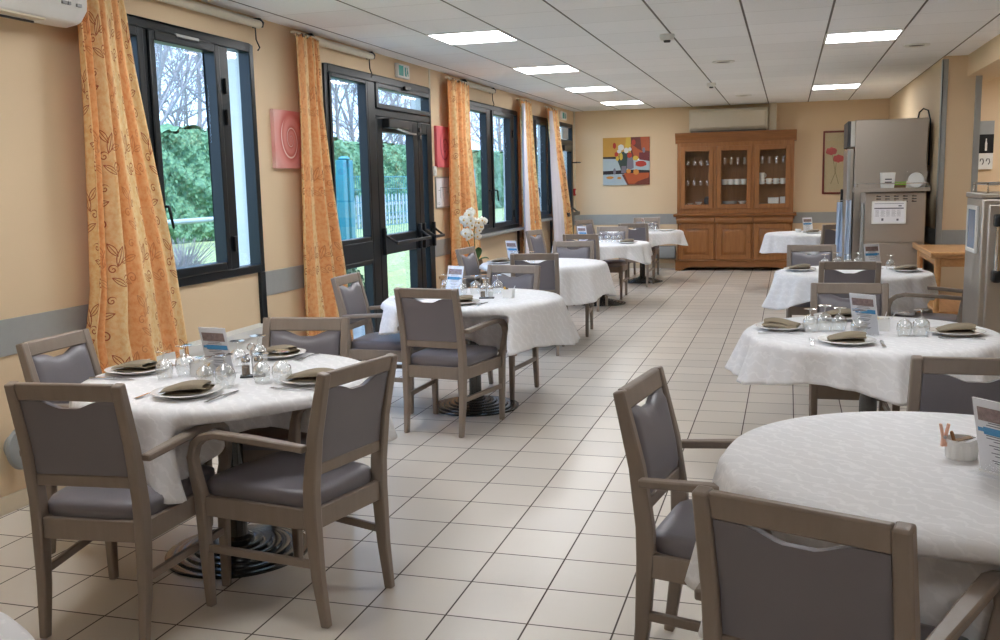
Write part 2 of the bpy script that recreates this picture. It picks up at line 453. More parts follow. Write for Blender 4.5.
window_unit('window_1', WIN1, ([(4.52, 4.90), (4.95, 5.68)], [(4.90, 4.95), (5.68, 5.80)], [(5.80, 6.075)], [(5.74, 2.18), (5.74, 1.98), (5.74, 1.15)]), True, vent=(5.22, 5.46, 5.60), handles=[(4.985, 1.42)])
window_unit('window_2', WIN2, ([(10.66, 11.56), (11.74, 12.62)], [(11.56, 11.74), (12.62, 12.80)], [(12.80, 12.945)], [(12.70, 2.15), (12.70, 1.1)]), True, sill=True, handles=[(11.54, 1.42), (11.80, 1.42)])
window_unit('window_3', WIN3, ([(13.93, 14.60)], [(13.62, 13.93), (14.60, 14.74)], [(13.505, 13.62), (14.74, 14.895)], [(14.66, 1.2)]), True, sill=True, handles=[(13.96, 1.42)])
def door_main():
    y0, y1, z0, z1 = DOOR1
    g = G(); ring(g, y0, y1, z0, z1, .065, wb=.03)
    fbox(g, 8.0, 8.16, .03, z1-.065, X0, XL+.03); fbox(g, 8.16, y1-.065, 2.13, 2.20)
    fbox(g, 7.265, 8.0, .86, 1.03, X0, XL+.03)
    o = structure(g.make('door_1', M['frame'], bevel=.007))
    pane(o, 7.30, 7.965, 1.06, 2.39); pane(o, 7.30, 7.965, .07, .83)
    s = G(); ring(s, 7.265, 8.0, 1.03, z1-.065, .035, XL-.05, XL+.03); ring(s, 7.265, 8.0, .03, .86, .04, XL-.05, XL+.03)
    s.make('side_light_bead', M['frame'], o, bevel=.006)
    s = G(); ring(s, 8.17, y1-.07, 2.20, z1-.065, .045, XL-.05, XL+.04); fl = s.make('fanlight', M['frame'], o, bevel=.006)
    pane(fl, 8.215, y1-.115, 2.245, z1-.11)
    G().box(XL+.04, XL+.07, 8.80, 8.95, z1-.085, z1-.05).make('fanlight_catch', M['black'], o, bevel=.005)
    # wide leaf
    l = G(); ring(l, 8.165, 9.185, .01, 2.125, .13, XL-.05, XL+.03, wb=.12); fbox(l, 8.295, 9.055, .88, 1.06, XL-.05, XL+.03)
    leaf = l.make('door_leaf', M['frame'], o, bevel=.008)
    pane(leaf, 8.295, 9.055, 1.06, 1.995); pane(leaf, 8.295, 9.055, .13, .88)
    G().box(XL+.03, XL+.10, 8.30, 8.78, 2.03, 2.115).make('door_closer', M['black'], leaf, bevel=.008)
    G().bar([(XL+.09, 8.5, 2.03), (XL+.12, 8.75, 1.995), (XL+.07, 9.02, 2.0)], (.02, .014), (1,0,0)).make('closer_arm', M['silver'], leaf)
    # narrow leaf
    l = G(); ring(l, 9.19, 9.55, .01, 2.125, .11, XL-.05, XL+.03, wb=.12); fbox(l, 9.30, 9.44, .88, 1.06, XL-.05, XL+.03)
    leaf2 = l.make('door_leaf', M['frame'], o, bevel=.008)
    pane(leaf2, 9.30, 9.44, 1.06, 2.0); pane(leaf2, 9.30, 9.44, .13, .88)
    for lf, a, b, hz in ((leaf, 8.22, 9.12, 1.0), (leaf2, 9.235, 9.52, 1.0)):
        p = G()
        for yy in (a, b): p.box(XL+.03, XL+.065, yy-.016, yy+.016, hz-.12, hz+.13)
        p.make('panic_latch_case', M['black'], lf, bevel=.006)
        q = G(); q.bar([(XL+.06, a, hz+.06), (XL+.15, a+.05, hz-.01)], (.018, .022), (0,1,0)); q.bar([(XL+.06, b, hz+.06), (XL+.15, b, hz-.01)], (.018, .022), (0,1,0))
        q.bar([(XL+.152, a+.03, hz-.01), (XL+.152, b+.02, hz-.01)], (.016, .030), (1,0,0)); q.make('panic_bar', M['black'], lf, bevel=.005)
    d = G()
    for yy, zz in ((9.22, 2.05), (9.22, 1.98)):
        d.tube([(XL+.03, yy, zz), (XL+.05, yy, zz)], .026, 14)
    d.make('lock_cylinder', M['darkgrey'], o)
door_main()
def door_far():
    y0, y1, z0, z1 = DOOR2
    g = G(); ring(g, y0, y1, z0, z1, .06, wb=.03); fbox(g, y0+.06, y1-.06, 2.12, 2.19)
    o = structure(g.make('door_2', M['frame'], bevel=.006))
    pane(o, y0+.06, y1-.06, 2.19, z1-.06)
    l = G(); ring(l, y0+.065, y1-.065, .02, 2.115, .11, XL-.05, XL+.03); fbox(l, y0+.17, y1-.17, .9, 1.06, XL-.05, XL+.03); leaf = l.make('door_leaf', M['frame'], o, bevel=.006)
    pane(leaf, y0+.175, y1-.175, 1.06, 2.005); pane(leaf, y0+.175, y1-.175, .13, .9)
    G().box(XL+.02, XL+.035, 15.72, 16.12, 2.20, 2.38).make('door_notice', M['grey'], o, bevel=.003)
    q = G()
    for yy in (15.55, 16.38): q.bar([(XL+.03, yy, 1.06), (XL+.15, yy, .97)], (.02, .03), (0,1,0))
    q.bar([(XL+.15, 15.5, .97), (XL+.15, 16.42, .97)], (.02, .06), (1,0,0)); q.make('panic_bar', M['black'], leaf, bevel=.004)
    G().box(XL+.03, XL+.09, 15.6, 16.05, 2.0, 2.09).make('door_closer', M['black'], leaf, bevel=.006)
    G().tube([(XL+.03, 16.42, 1.82), (XL+.17, 16.42, 1.82), (XL+.17, 16.1, 1.82)], .012, 6).make('coat_bar', M['black'], leaf)
door_far()
structure(G().box(XL-.19, XL-.076, WIN1[0]+.03, WIN1[1]-.03, WIN1[2]-.03, WIN1[2]-.001).make('trim_9', M['reveal']))

# ------------------------------------------------------------------ ceiling fittings
def panel_light():
    t = empty('ceiling_light', label='x', cat='ceiling light')
    g = G(); a, w = .305, .018
    for s in (-1, 1):
        g.box(min(s*a, s*(a-w)), max(s*a, s*(a-w)), -a, a, -.006, .03); g.box(-a+w, a-w, min(s*a, s*(a-w)), max(s*a, s*(a-w)), -.006, .03)
    g.make('light_frame', M['white'], t, bevel=.002)
    G().box(-a+w, a-w, -a+w, a-w, -.003, .012).make('diffuser', M['lamp'], t)
    return t
PL = panel_light()
LX, RX = -2.475, .582
for i, y in enumerate((7.75, 10.26, 12.70, 15.18)):
    put(PL, (LX, y, H-.002), 0, ['square lit ceiling panel nearest the camera in the window-side row', 'second lit ceiling panel from the camera in the window-side row', 'third lit ceiling panel from the camera in the window-side row', 'lit ceiling panel farthest from the camera in the window-side row'][i], 'lit ceiling panels')
for i, y in enumerate((9.12, 14.05)):
    put(PL, (RX, y, H-.002), 0, ['nearer lit ceiling panel of the two at right', 'farther lit ceiling panel of the two at right'][i], 'lit ceiling panels')
put(PL, (3.0, 12.2, H-.002), 0, 'added unseen ceiling panel lighting the recess behind the partition, beyond the picture edge', 'lit ceiling panels')  # unseen panel added to light the recess wall
put(PL, (LX, 2.86, H-.002), 0, 'added unseen ceiling panel to brighten the nearest window-side table, beyond the picture', 'lit ceiling panels')  # unseen, continues the row; added to brighten the dim foreground
put(PL, (RX, -.70, H-.002), 0, 'added unseen ceiling panel behind the viewpoint to brighten the foreground', 'lit ceiling panels')  # added behind the camera to brighten the near chairs and floor
put(PL, (LX, 5.30, H-.002), 0, 'added unseen ceiling panel lighting the gap between the first two window-side tables', 'lit ceiling panels')  # added out of view because the left foreground came out too dark
put(PL, (RX, 4.19, H-.002), 0, 'added unseen ceiling panel lighting the second right-hand table, beyond the picture edge', 'lit ceiling panels')  # unseen, added at the row's spacing to light the front right tables
for i, (x, y, s) in enumerate(((-.98, 8.29, 1.0), (-.95, 12.7, .9))):
    t = empty('smoke_detector', (x, y, H), 0, ['white ceiling smoke detector on the nearer grid line', 'small white ceiling smoke detector farther back, nearer the dresser'][i], 'smoke detector', 'ceiling detectors')
    G().lathe([(.0, 0), (.06*s, 0), (.062*s, -.02), (.05*s, -.045), (.0, -.047)], 20).make('detector_body', M['white'], t)
    G().lathe([(.0, -.047), (.03*s, -.047), (.026*s, -.062), (0, -.064)], 16).make('sensor_head', M['darkgrey'], t)
for i, (x, y) in enumerate(((-.66, 10.42), (-.65, 14.81), (1.11, 9.94))):
    t = empty('ceiling_vent', (x, y, H), 0, ['round ceiling vent nearest the camera, left of the right-hand lights', 'small round ceiling vent close to the wall unit above the dresser', 'round ceiling vent at right, near the partition corner'][i], 'vent', 'round ceiling vents')
    G().lathe([(.07, -.001), (.115, -.001), (.115, -.008), (.10, -.014), (.07, -.006)], 28).make('vent_ring', M['white'], t)
    G().lathe([(0, -.006), (.075, -.006), (.07, -.003), (0, -.003)], 20).make('vent_grille', M['darkgrey'], t)

# ------------------------------------------------------------------ wall fittings, left
def roller_blind(y0, y1, label):
    t = empty('roller_blind', (XL, 0, 0), 0, label, 'roller blind', 'roller blinds above the windows')
    G().tube([(.055, y0, 2.63), (.055, y1, 2.63)], .028, 12).make('roller_tube', M['acbeige'], t)
    for y in (y0-.012, y1+.012):
        G().prism([(0, -.02), (.075, -.02), (.085, .015), (.06, .045), (0, .045)], 'y', y-.012, y+.012).xf(Matrix.Translation((.001, 0, 2.63))).make('end_bracket', M['black'], t, bevel=.003)
    G().tube([(.06, y1-.06, 2.60), (.062, y1-.058, 2.52), (.07, y1-.03, 2.47), (.066, y1-.05, 2.45)], .005, 6).make('pull_cord', M['black'], t)
roller_blind(4.4, 6.16, 'pale rolled-up blind tube above the nearest window')
roller_blind(6.95, 8.06, 'pale rolled-up blind tube above the glazed door')
roller_blind(10.65, 11.75, 'pale rolled-up blind tube above the middle window')
def exit_sign(y, z, w, h, label):
    t = empty('exit_sign', (XL, y, z), 0, label, 'exit sign', 'exit signs')
    G().box(0, .035, -w/2, w/2, -h/2, h/2).make('sign_body', M['white'], t, bevel=.006)
    g = G(); x = .036; k = h/.13
    g.box(x, x+.001, -w*.42, -w*.04, -h*.36, h*.36)
    g.box(x, x+.001, .02*k, .055*k, -h*.34, h*.30)
    g.ball((x, .085*k, .03*k), .012*k, 8, 5, (.1, 1, 1))
    g.prism([(.06*k, -.045*k), (.075*k, -.045*k), (.09*k, -.01*k), (.108*k, -.04*k), (.118*k, -.034*k), (.1*k, .018*k), (.078*k, .018*k)], 'x', x, x+.001)
    g.make('pictogram', M['greenled'], t)
exit_sign(8.86, 2.585, .30, .13, 'lit green and white exit sign above the glazed door')
exit_sign(15.85, 2.57, .34, .13, 'small exit sign above the far corner door')

def canvas(name, yc, zc, w, h, mat, label, d=.03):
    t = empty(name, (XL+.001, yc, zc), 0, label, 'painting')
    o = G().box(0, d, -w/2, w/2, -h/2, h/2).make('canvas', mat, t, bevel=.002); return t
M['rose1'] = mat_rose('pale_rose_paint', (226, 150, 142), (206, 112, 104), (246, 222, 214)); M['rose2'] = mat_rose('deep_rose_paint', (222, 118, 122), (206, 96, 104), (140, 62, 78))
canvas('rose_painting', 6.58, 1.865, .48, .42, M['rose1'], 'square canvas of a pale pink rose between window and door')
canvas('rose_painting', 9.98, 1.905, .50, .43, M['rose2'], 'square canvas of a red rose right of the glazed door')
t = empty('framed_notice', (XL+.001, 9.955, 1.425), 0, 'silver framed evacuation plan below the red rose canvas', 'framed notice')
g = G(); ring(g, -.25, .25, -.165, .165, .014, 0, .016); g.make('notice_frame', M['silver'], t, bevel=.002)
G().box(.002, .008, -.237, .237, -.152, .152).make('plan_sheet', M['paper'], t)
g = G()
for a, b, c, d in ((-.10, -.095, -.06, .05), (.10, .105, -.06, .06), (-.10, .10, .05, .054), (-.02, -.016, -.1, .05), (.05, .054, -.02, .06), (-.16, -.10, .02, .024), (-.20, -.13, -.11, -.107), (-.20, -.13, -.13, -.127), (-.20, -.197, -.13, -.107), (-.133, -.13, -.13, -.107), (.105, .16, .0, .004)):
    g.box(.008, .0088, a, b, c, d)
g.make('plan_drawing', M['ink'], t)
tag(G().box(XL+.001, XL+.018, 9.66, 9.74, 1.60, 1.70).box(XL+.018, XL+.024, 9.68, 9.72, 1.63, 1.67).make('light_switch', M['white'], bevel=.003), 'white wall switch beside the door frame, left of the framed plan', 'switch')
t = empty('fire_call_point', (XL+.001, 16.61, 1.32), 0, 'small red fire call point by the far corner door', 'fire alarm')
G().box(0, .045, -.045, .045, -.06, .06).make('call_point_case', M['red'], t, bevel=.006); G().box(.045, .048, -.025, .025, -.03, .03).make('break_glass', M['white'], t)
# air conditioner at the top left
def aircon():
    t = empty('air_conditioner', (XL+.001, 0, 0), 0, 'white wall air conditioner in the top left corner above the curtain', 'air conditioner')
    y0, y1 = 3.20, 4.24
    prof = [(0, 2.345), (.10, 2.325), (.18, 2.34), (.225, 2.40), (.235, 2.50), (.22, 2.585), (.17, 2.62), (0, 2.62)]
    rings = []
    for y, s in ((y0, .93), (y0+.03, 1.), (y1-.10, 1.), (y1-.04, .97), (y1, .86)):
        rings.append([(u*s, y, 2.47+(v-2.47)*s) for u, v in prof])
    G().loft(rings).make('air_conditioner_case', M['white'], t, bevel=.008)
    G().bar([(.148, y0+.06, 2.333), (.148, y1-.28, 2.333)], (.065, .01), (1,0,0)).make('louvre', M['acbeige'], t, bevel=.003)
    G().box(.104, .112, y0+.06, y1-.28, 2.318, 2.328).make('outlet_slot', M['darkgrey'], t)
    for yy, ww in ((4.02, .03), (4.06, .015), (4.12, .03)): G().box(.226, .238, yy, yy+ww, 2.41, 2.425).make('indicator', M['grey'], t)
aircon()
def radiator():
    t = empty('radiator', (XL+.001, 0, 0), 0, 'long white radiator with a slatted top under the nearest window', 'radiator')
    y0, y1 = 4.55, 6.02
    G().box(.02, .11, y0, y1, .12, .545).make('radiator_body', M['white'], t, bevel=.006)
    g = G(); ring(g, y0, y1, 0, .12, .012); g.bm.free(); g = G()
    g.box(.012, .02, y0, y1, .545, .575); g.box(.114, .124, y0, y1, .53, .575)
    for k in range(62):
        y = y0+.01+k*(y1-y0-.02)/61; g.box(.02, .114, y-.004, y+.004, .552, .572)
    for x in (.05, .08): g.box(x-.003, x+.003, y0, y1, .556, .574)
    g.make('radiator_grille', M['white'], t)
    G().box(0, .02, y0+.2, y0+.24, .2, .5).box(0, .02, y1-.24, y1-.2, .2, .5).make('wall_bracket', M['white'], t)
radiator()
t = empty('round_wall_fitting', (XL, 3.70, .31), 0, 'grey round wall fitting low on the wall behind the nearest chairs', 'wall fitting')  # unidentified grey disc on the wall, not a lamp
G().lathe([(0, 0), (.055, 0), (.06, .02), (.06, .06), (0, .06)], 28).xf(Matrix.Rotation(PI/2, 4, 'Y')).make('mount', M['grey'], t)
G().lathe([(0, .055), (.10, .055), (.108, .065), (.10, .078), (.06, .088), (0, .092)], 32).xf(Matrix.Rotation(PI/2, 4, 'Y')).make('round_cover', M['grey'], t)

# ------------------------------------------------------------------ curtains
M['lining'] = plain('pale_curtain_lining', (226, 222, 232), .8, var=.03, bump=.1)
M['cord'] = plain('orange_tieback', (206, 120, 60), .7)
def curtain(label, L, R, zt, zb, n=7, ph=0., xo=.10, lining=None, amp=.035):
    """L / R: y of the left / right edge at given heights [(z, y), ...]"""
    def at(tab, z):
        for (z0, y0), (z1, y1) in zip(tab, tab[1:]):
            if z <= z0 and z >= z1:
                k = (z0-z)/(z0-z1); return y0+(y1-y0)*k
        return tab[-1][1] if z < tab[-1][0] else tab[0][1]
    Wd = 1.5
    def fn(u, v):
        z = zt + (zb-zt)*v
        a, b = at(L, z), at(R, z)
        uu = u + .012*math.sin(9*u+3*v+ph) + .018*math.sin(2*PI*u)*math.sin(4*v+ph)
        y = a + (b-a)*uu
        s = math.sin(2*PI*n*(u+.035*math.sin(7*u+ph)) + ph + .6*math.sin(2.2*v+ph))*(.7+.45*math.sin(5.3*u+2*ph)) + .45*math.sin(2*PI*(n*.5+.3)*u+1.3*ph+1.1*v)
        A = amp*(.55+.6*min(1, v*2.2))
        if v < .05: A *= .8
        return (XL + xo + A*s + .012*math.sin(5*v+4*u), y, z + (.012*math.sin(2*PI*n*u*1.0+1) if v < .01 else 0))
    t = empty('curtain', (0, 0, 0), 0, label, 'curtain', 'orange patterned curtains')
    o = G().grid(fn, n*16, 46, uv=lambda u, v: (u*Wd + ph, (1-v)*(zt-zb))).make('curtain_panel', M['curtain'], t, solid=.004, angle=180)
    # gathering hooks along the head
    for k in range(n):
        u = (k+.25)/n; p = fn(u, 0)
        G().tube([(p[0], p[1], zt-.012), (p[0]+.004, p[1], zt+.014), (XL+.085, p[1], zt+.018)], .004, 5).make('curtain_hook', M['darkgrey'], t)
    yL, yR = at(L, zt), at(R, zt)
    G().box(XL+.07, XL+.10, yL-.02, yR+.02, zt+.008, zt+.024).box(XL, XL+.09, (yL+yR)/2-.01, (yL+yR)/2+.01, zt+.010, zt+.022).make('curtain_track', M['acbeige'], t)
    if lining:
        LL, LR = lining
        def f2(u, v):
            z = zt-.05 + (zb-zt+.05)*v
            a, b = at(LL, z), at(LR, z)
            return (XL + xo + .062 + .018*math.sin(2*PI*2.5*u+ph+v), a+(b-a)*u, z)
        G().grid(f2, 24, 30).make('curtain_lining', M['lining'], t, solid=.004, angle=180)
    return t
curtain('gold and orange patterned curtain beside the nearest window, below the air conditioner',
        [(2.62, 4.26), (1.0, 4.22), (.75, 4.16), (.4, 4.2)], [(2.62, 4.64), (2.2, 4.70), (1.7, 4.80), (1.2, 4.90), (.4, 5.02)], 2.62, .38, 6, .4)
curtain('orange scroll-patterned curtain hanging between the pale rose canvas and the glazed door',
        [(2.63, 6.60), (.25, 6.60)], [(2.63, 6.98), (2.2, 6.99), (1.5, 7.08), (.9, 7.20), (.25, 7.30)], 2.62, .22, 6, 1.9)
curtain('orange patterned curtain behind the white orchid, left of the middle window',
        [(2.61, 9.95), (.3, 9.96)], [(2.61, 10.66), (2.0, 10.66), (1.4, 10.76), (.3, 10.95)], 2.61, .25, 7, 3.1)
curtain('orange curtain with a pale lining edge between the middle and far windows',
        [(2.61, 12.80), (.4, 13.05)], [(2.61, 13.42), (1.6, 13.55), (.9, 13.75), (.4, 13.88)], 2.60, .3, 6, .9,
        lining=([(2.6, 12.74), (2.0, 12.70), (.3, 12.72)], [(2.6, 12.80), (2.0, 12.86), (1.2, 12.98), (.3, 13.10)]))
curtain('orange curtain with a wide pale lining, farthest along the window wall by the corner door',
        [(2.61, 14.34), (1.8, 14.62), (1.2, 14.95), (.4, 15.2)], [(2.61, 15.02), (2.1, 15.15), (1.5, 15.42), (.9, 15.7), (.4, 15.85)], 2.60, .3, 6, 4.4,
        lining=([(2.6, 14.32), (1.8, 14.36), (1.0, 14.48), (.3, 14.55)], [(2.6, 14.36), (1.8, 14.66), (1.2, 14.98), (.3, 15.25)]))

# ------------------------------------------------------------------ chairs
def make_chair(arms):
    t = empty('dining_armchair' if arms else 'dining_chair', label='x', cat='chair')
    w, v = M['chairwood'], M['vinyl']
    for s in (-1, 1):
        # rear leg and back post in one piece
        g = G()
        pts = [(s*.187, -.275, 0), (s*.190, -.252, .18), (s*.192, -.24, .40), (s*.192, -.243, .50), (s*.192, -.268, .68), (s*.192, -.322, .905)]
        g.bar(pts, [(.028, .034), (.034, .044), (.038, .056), (.038, .054), (.038, .046), (.036, .036)], (1,0,0))
        g.make('leg', w, t, bevel=.006, seg=2)
        g = G()
        if arms:
            pts = [(s*.240, .222, 0), (s*.243, .226, .2), (s*.246, .228, .42), (s*.262, .232, .50), (s*.272, .232, .57), (s*.272, .214, .622), (s*.270, .178, .650), (s*.264, .12, .664), (s*.248, -.05, .658), (s*.226, -.25, .644)]
            sz = [(.030, .030), (.036, .040), (.040, .046), (.036, .042), (.034, .036), (.036, .034), (.040, .030), (.044, .026), (.042, .026), (.034, .026)]
            g.bar(pts, sz, (1,0,0)); g.make('leg', w, t, bevel=.006)
        else:
            g.bar([(s*.200, .222, 0), (s*.203, .225, .2), (s*.205, .226, .44)], [(.028, .028), (.034, .038), (.038, .042)], (1,0,0)); g.make('leg', w, t, bevel=.006)
        fx = .243 if arms else .203
        G().bar([(s*.196, -.245, .225), (s*fx, .225, .225)], (.018, .030), (1,0,0)).make('stretcher', w, t, bevel=.004)
    fx = .228 if arms else .190
    g = G()
    g.bar([(-.176, -.242, .385), (.176, -.242, .385)], (.024, .075), (0,1,0)); g.bar([(-fx, .228, .385), (fx, .228, .385)], (.024, .075), (0,1,0))
    for s in (-1, 1): g.bar([(s*.196, -.23, .385), (s*(fx+.012), .22, .385)], (.024, .075), (1,0,0))
    g.make('seat_frame', w, t, bevel=.004)
    # cushioned seat
    fx2 = .238 if arms else .210
    def seat(u, vv):
        a, b = 2*u-1, 2*vv-1
        return a, b
    rings = []
    for z, k in ((.421, .985), (.440, 1.0), (.462, .995), (.474, .96), (.480, .86), (.484, .6), (.485, .3), (.485, .02)):
        ring_ = []
        for i in range(40):
            th = 2*PI*i/40; c, s_ = math.cos(th), math.sin(th)
            e = 7.0; r = (abs(c)**e + abs(s_)**e)**(-1/e)
            a, b = c*r*k, s_*r*k
            yy = .005 + b*.25
            xx = a*(.198 + (fx2-.198)*(b+1)/2)
            ring_.append((xx, yy+.006, z))
        rings.append(ring_)
    G().loft(rings).make('seat', v, t, angle=60)
    # back rails
    def by(z): # y of the back plane at height z
        P = [(.40, -.24), (.50, -.243), (.68, -.268), (.905, -.322)]
        for (a, b), (c, d) in zip(P, P[1:]):
            if z <= c: return b+(d-b)*(z-a)/(c-a)
        return P[-1][1]
    g = G(); n = 10; rings = []
    for i in range(n+1):
        x = -.176 + .352*i/n
        r = []
        for z, o in ((.846, .014), (.846, -.014), (.906, -.014), (.906, .014)): r.append((x, by(min(z, .905))+o, z))
        rings.append(r)
    g.loft(rings); g.make('top_rail', w, t, bevel=.006)
    G().bar([(-.176, by(.56), .56), (.176, by(.56), .56)], (.026, .040), (0,1,0)).make('back_rail', w, t, bevel=.004)
    # upholstered back panel with a dipped hand-hold along its upper edge
    def top(x):
        q = abs(x)/.18
        if q > .66: return .845
        return .845 - .026*min(1, 1.25*(math.cos(q/.66*PI)*.5+.5))
    nx, nz = 22, 8
    def face(sgn, bul):
        def fn(u, vv):
            x = -.171 + .342*u; z = .582 + (top(x)-.004-.578)*vv
            ed = min(u, 1-u, vv, 1-vv); k = min(1, ed/.10); k = math.sqrt(max(0, 1-(1-k)**2))
            return (x, by(z) + sgn*(.010 + bul*k), z)
        return fn
    g = G(); g.grid(face(1, .014), nx, nz); g.grid(face(-1, .003), nx, nz)
    for u0 in (0., 1.):
        g.grid(lambda a, b: (lambda p, q: tuple(p[i]+(q[i]-p[i])*a for i in range(3)))(face(1, .014)(u0, b), face(-1, .003)(u0, b)), 1, nz)
        g.grid(lambda a, b: (lambda p, q: tuple(p[i]+(q[i]-p[i])*a for i in range(3)))(face(1, .014)(b, u0), face(-1, .003)(b, u0)), 1, nx)
    g.make('backrest', v, t, angle=60)
    return t
CA, CN = make_chair(True), make_chair(False)
CHAIRS = []
def chair(proto, rx, ry, fx, fy, label):
    """rx, ry: middle of the rear feet; fx, fy: the way it faces"""
    l = math.hypot(fx, fy); fx, fy = fx/l, fy/l
    CHAIRS.append((rx+fx*.26, ry+fy*.26, fx, fy, proto is CA))
    put(proto, (rx+fx*.26, ry+fy*.26, 0), math.atan2(-fx, fy), label, 'taupe dining chairs')
chair(CA, -2.245, 2.62, -.04, .40, 'taupe armchair at the bottom left, seen from behind, nearest window-side table')
chair(CA, -1.485, 3.075, -.39, .09, 'taupe armchair facing the window at the right of the nearest window-side table')
chair(CA, -2.97, 3.43, 1, .03, 'taupe chair between the wall and the nearest window-side table, below the curtain')
chair(CN, -2.17, 4.05, .06, -.42, 'taupe chair on the far side of the nearest window-side table, facing the camera')
chair(CA, -2.045, 5.43, .05, .41, 'taupe armchair seen from behind at the second window-side table')
chair(CA, -2.88, 6.15, 1, .02, 'taupe armchair by the glazed door, left of the second window-side table')
chair(CN, -1.96, 6.90, -.06, -.46, 'taupe chair across the second window-side table, behind its white sugar pot')
chair(CN, -2.10, 8.17, -.06, .40, 'taupe chair seen from behind at the third window-side table')
chair(CA, -2.90, 8.83, 1, -.06, 'taupe armchair in front of the white orchid, third window-side table')
chair(CN, -2.10, 9.72, .03, -.4, 'pale-lit taupe chair on the far side of the third window-side table')
chair(CN, -2.29, 11.10, 0, 1, 'dark taupe chair seen from behind at the fourth window-side table')
chair(CN, -3.04, 12.0, 1, -.2, 'taupe chair by the lined curtain, left of the fourth window-side table')
chair(CN, -2.22, 12.72, 0, -1, 'pale-lit taupe chair facing the camera beyond the fourth window-side table')
chair(CN, -2.08, 13.72, .02, 1, 'taupe chair seen from behind at the fifth window-side table near the dresser')
chair(CN, -3.0, 14.95, 1, -.5, 'taupe chair in the far corner, left of the fifth window-side table')
chair(CN, -2.16, 15.55, -.02, -1, 'taupe chair against the grey stripe, beyond the fifth window-side table')
chair(CA, -.375, 2.965, .35, -.055, 'taupe armchair at the left of the nearest right-hand table, seen sideways')
chair(CA, .048, 1.90, .14, .38, 'large taupe armchair at the bottom right, seen from behind, cropped below')
chair(CN, .62, 3.57, -.02, 1, 'taupe chair near the right edge, between the first and second right-hand tables')
chair(CN, .345, 5.80, .02, -1, 'taupe chair on the far side of the second right-hand table, behind its menu')
chair(CN, .43, 7.40, -.02, 1, 'taupe chair seen from behind at the third right-hand table')
chair(CA, 1.24, 7.60, -.96, .2, 'taupe armchair with visible arm at the right of the third right-hand table')
chair(CN, .21, 9.05, .05, -1, 'taupe chair facing the camera on the far side of the third right-hand table')
chair(CN, .60, 12.95, -.3, .95, 'dark taupe chair beside the far table in front of the dresser')

# ------------------------------------------------------------------ tables and cloths
TZ = .752
def make_table():
    t = empty('pedestal_table', label='x', cat='table')
    prof = [(0, .0), (.295, .0), (.297, .010)]
    for k in range(6):
        r0 = .294 - k*.038; z = .013 + k*.009
        prof += [(r0, z-.003), (r0-.002, z), (r0-.026, z+.001), (r0-.037, z-.001)]
    prof += [(.066, .070), (.05, .078), (0, .078)]
    G().lathe(prof, 56).make('base', M['gloss'], t, angle=25)
    G().lathe([(0, .07), (.047, .07), (.042, .10), (.042, .66), (.06, .69), (.06, .70), (0, .70)], 24).make('column', M['gloss'], t)
    g = G()
    for a in (0, PI/2): g.box(-.36, .36, -.025, .025, .70, .722, Matrix.Rotation(a, 4, 'Z'))
    g.make('top_bracket', M['black'], t, bevel=.004)
    G().lathe([(0, .722), (.575, .722), (.582, .735), (.575, .748), (0, .748)], 64).make('tabletop', M['beech'], t)
    return t
TP = make_table()
def smooth(a, b, x):
    t = max(0., min(1., (x-a)/(b-a))); return t*t*(3-2*t)
def cloth(cx, cy, rot, label, R=.585, d0=.20, d1=.17, seed=0, nf=14, flare=.16, asym=(0, 0), push=True, lims={}):
    """round drape with four softer corners; armchairs pushed under it hold the skirt back"""
    rnd = random.Random(seed); a1, a2, a3 = [rnd.uniform(0, 2*PI) for _ in range(3)]
    NA, NR, ND = 192, 7, 14
    near = [(*c, lims.get(i, .285)) for i, c in enumerate(CHAIRS) if c[4] and math.hypot(c[0]-cx, c[1]-cy) < 1.1] if push else []
    g = G(); bm = g.bm
    def pt(i, j):
        th = 2*PI*i/NA
        if j <= NR:
            r = R*j/NR*.985
            return (r*math.cos(th), r*math.sin(th), 0 if j < NR else -.001)
        s = (j-NR)/ND
        q = (abs(math.cos(2*(th-rot))))**2.4
        drop = d0 + d1*q + asym[0]*math.cos(th-asym[1]) + .010*math.sin(5*th+a3)
        f = .6*math.sin(nf*th + a1 + 1.2*math.sin(2*th+a2)) + .5*math.sin((nf//2)*th + a2)
        f2 = .3*math.sin(nf*2*th+a3)
        amp = (.020 + .026*q) * s**.8
        bend = min(1., s*5)
        r = R + .010*math.sin(bend*PI/2) + flare*drop*s**1.2*(.45+.8*q) + amp*(f+f2)
        z = -drop*s if s > .12 else -drop*s*(s/.12)**.35
        x, y = r*math.cos(th), r*math.sin(th)
        for (hx, hy, fx, fy, arms, L0) in near:
            dx, dy = cx+x-hx, cy+y-hy
            lx, ly = dx*fy - dy*fx, dx*fx + dy*fy
            w = smooth(.375, .305, abs(lx))*smooth(-.036, -.09, z)
            lim = L0 + .012*math.sin(lx*28+a1) + .008*math.sin(lx*51+a2)
            if ly < lim and w > 0: x += fx*w*(lim-ly); y += fy*w*(lim-ly)
        return (x, y, z)
    c = bm.verts.new((0, 0, 0)); rows = []
    for j in range(1, NR+ND+1): rows.append([bm.verts.new(pt(i, j)) for i in range(NA)])
    for i in range(NA): g._f([c, rows[0][i], rows[0][(i+1) % NA]])
    for a, b in zip(rows, rows[1:]):
        for i in range(NA): g._f([a[i], b[i], b[(i+1) % NA], a[(i+1) % NA]])
    o = g.make('tablecloth', M['cloth'], solid=.003, angle=180)
    o.location = (cx, cy, TZ)
    tag(o, label, 'tablecloth', 'white tablecloths'); return o
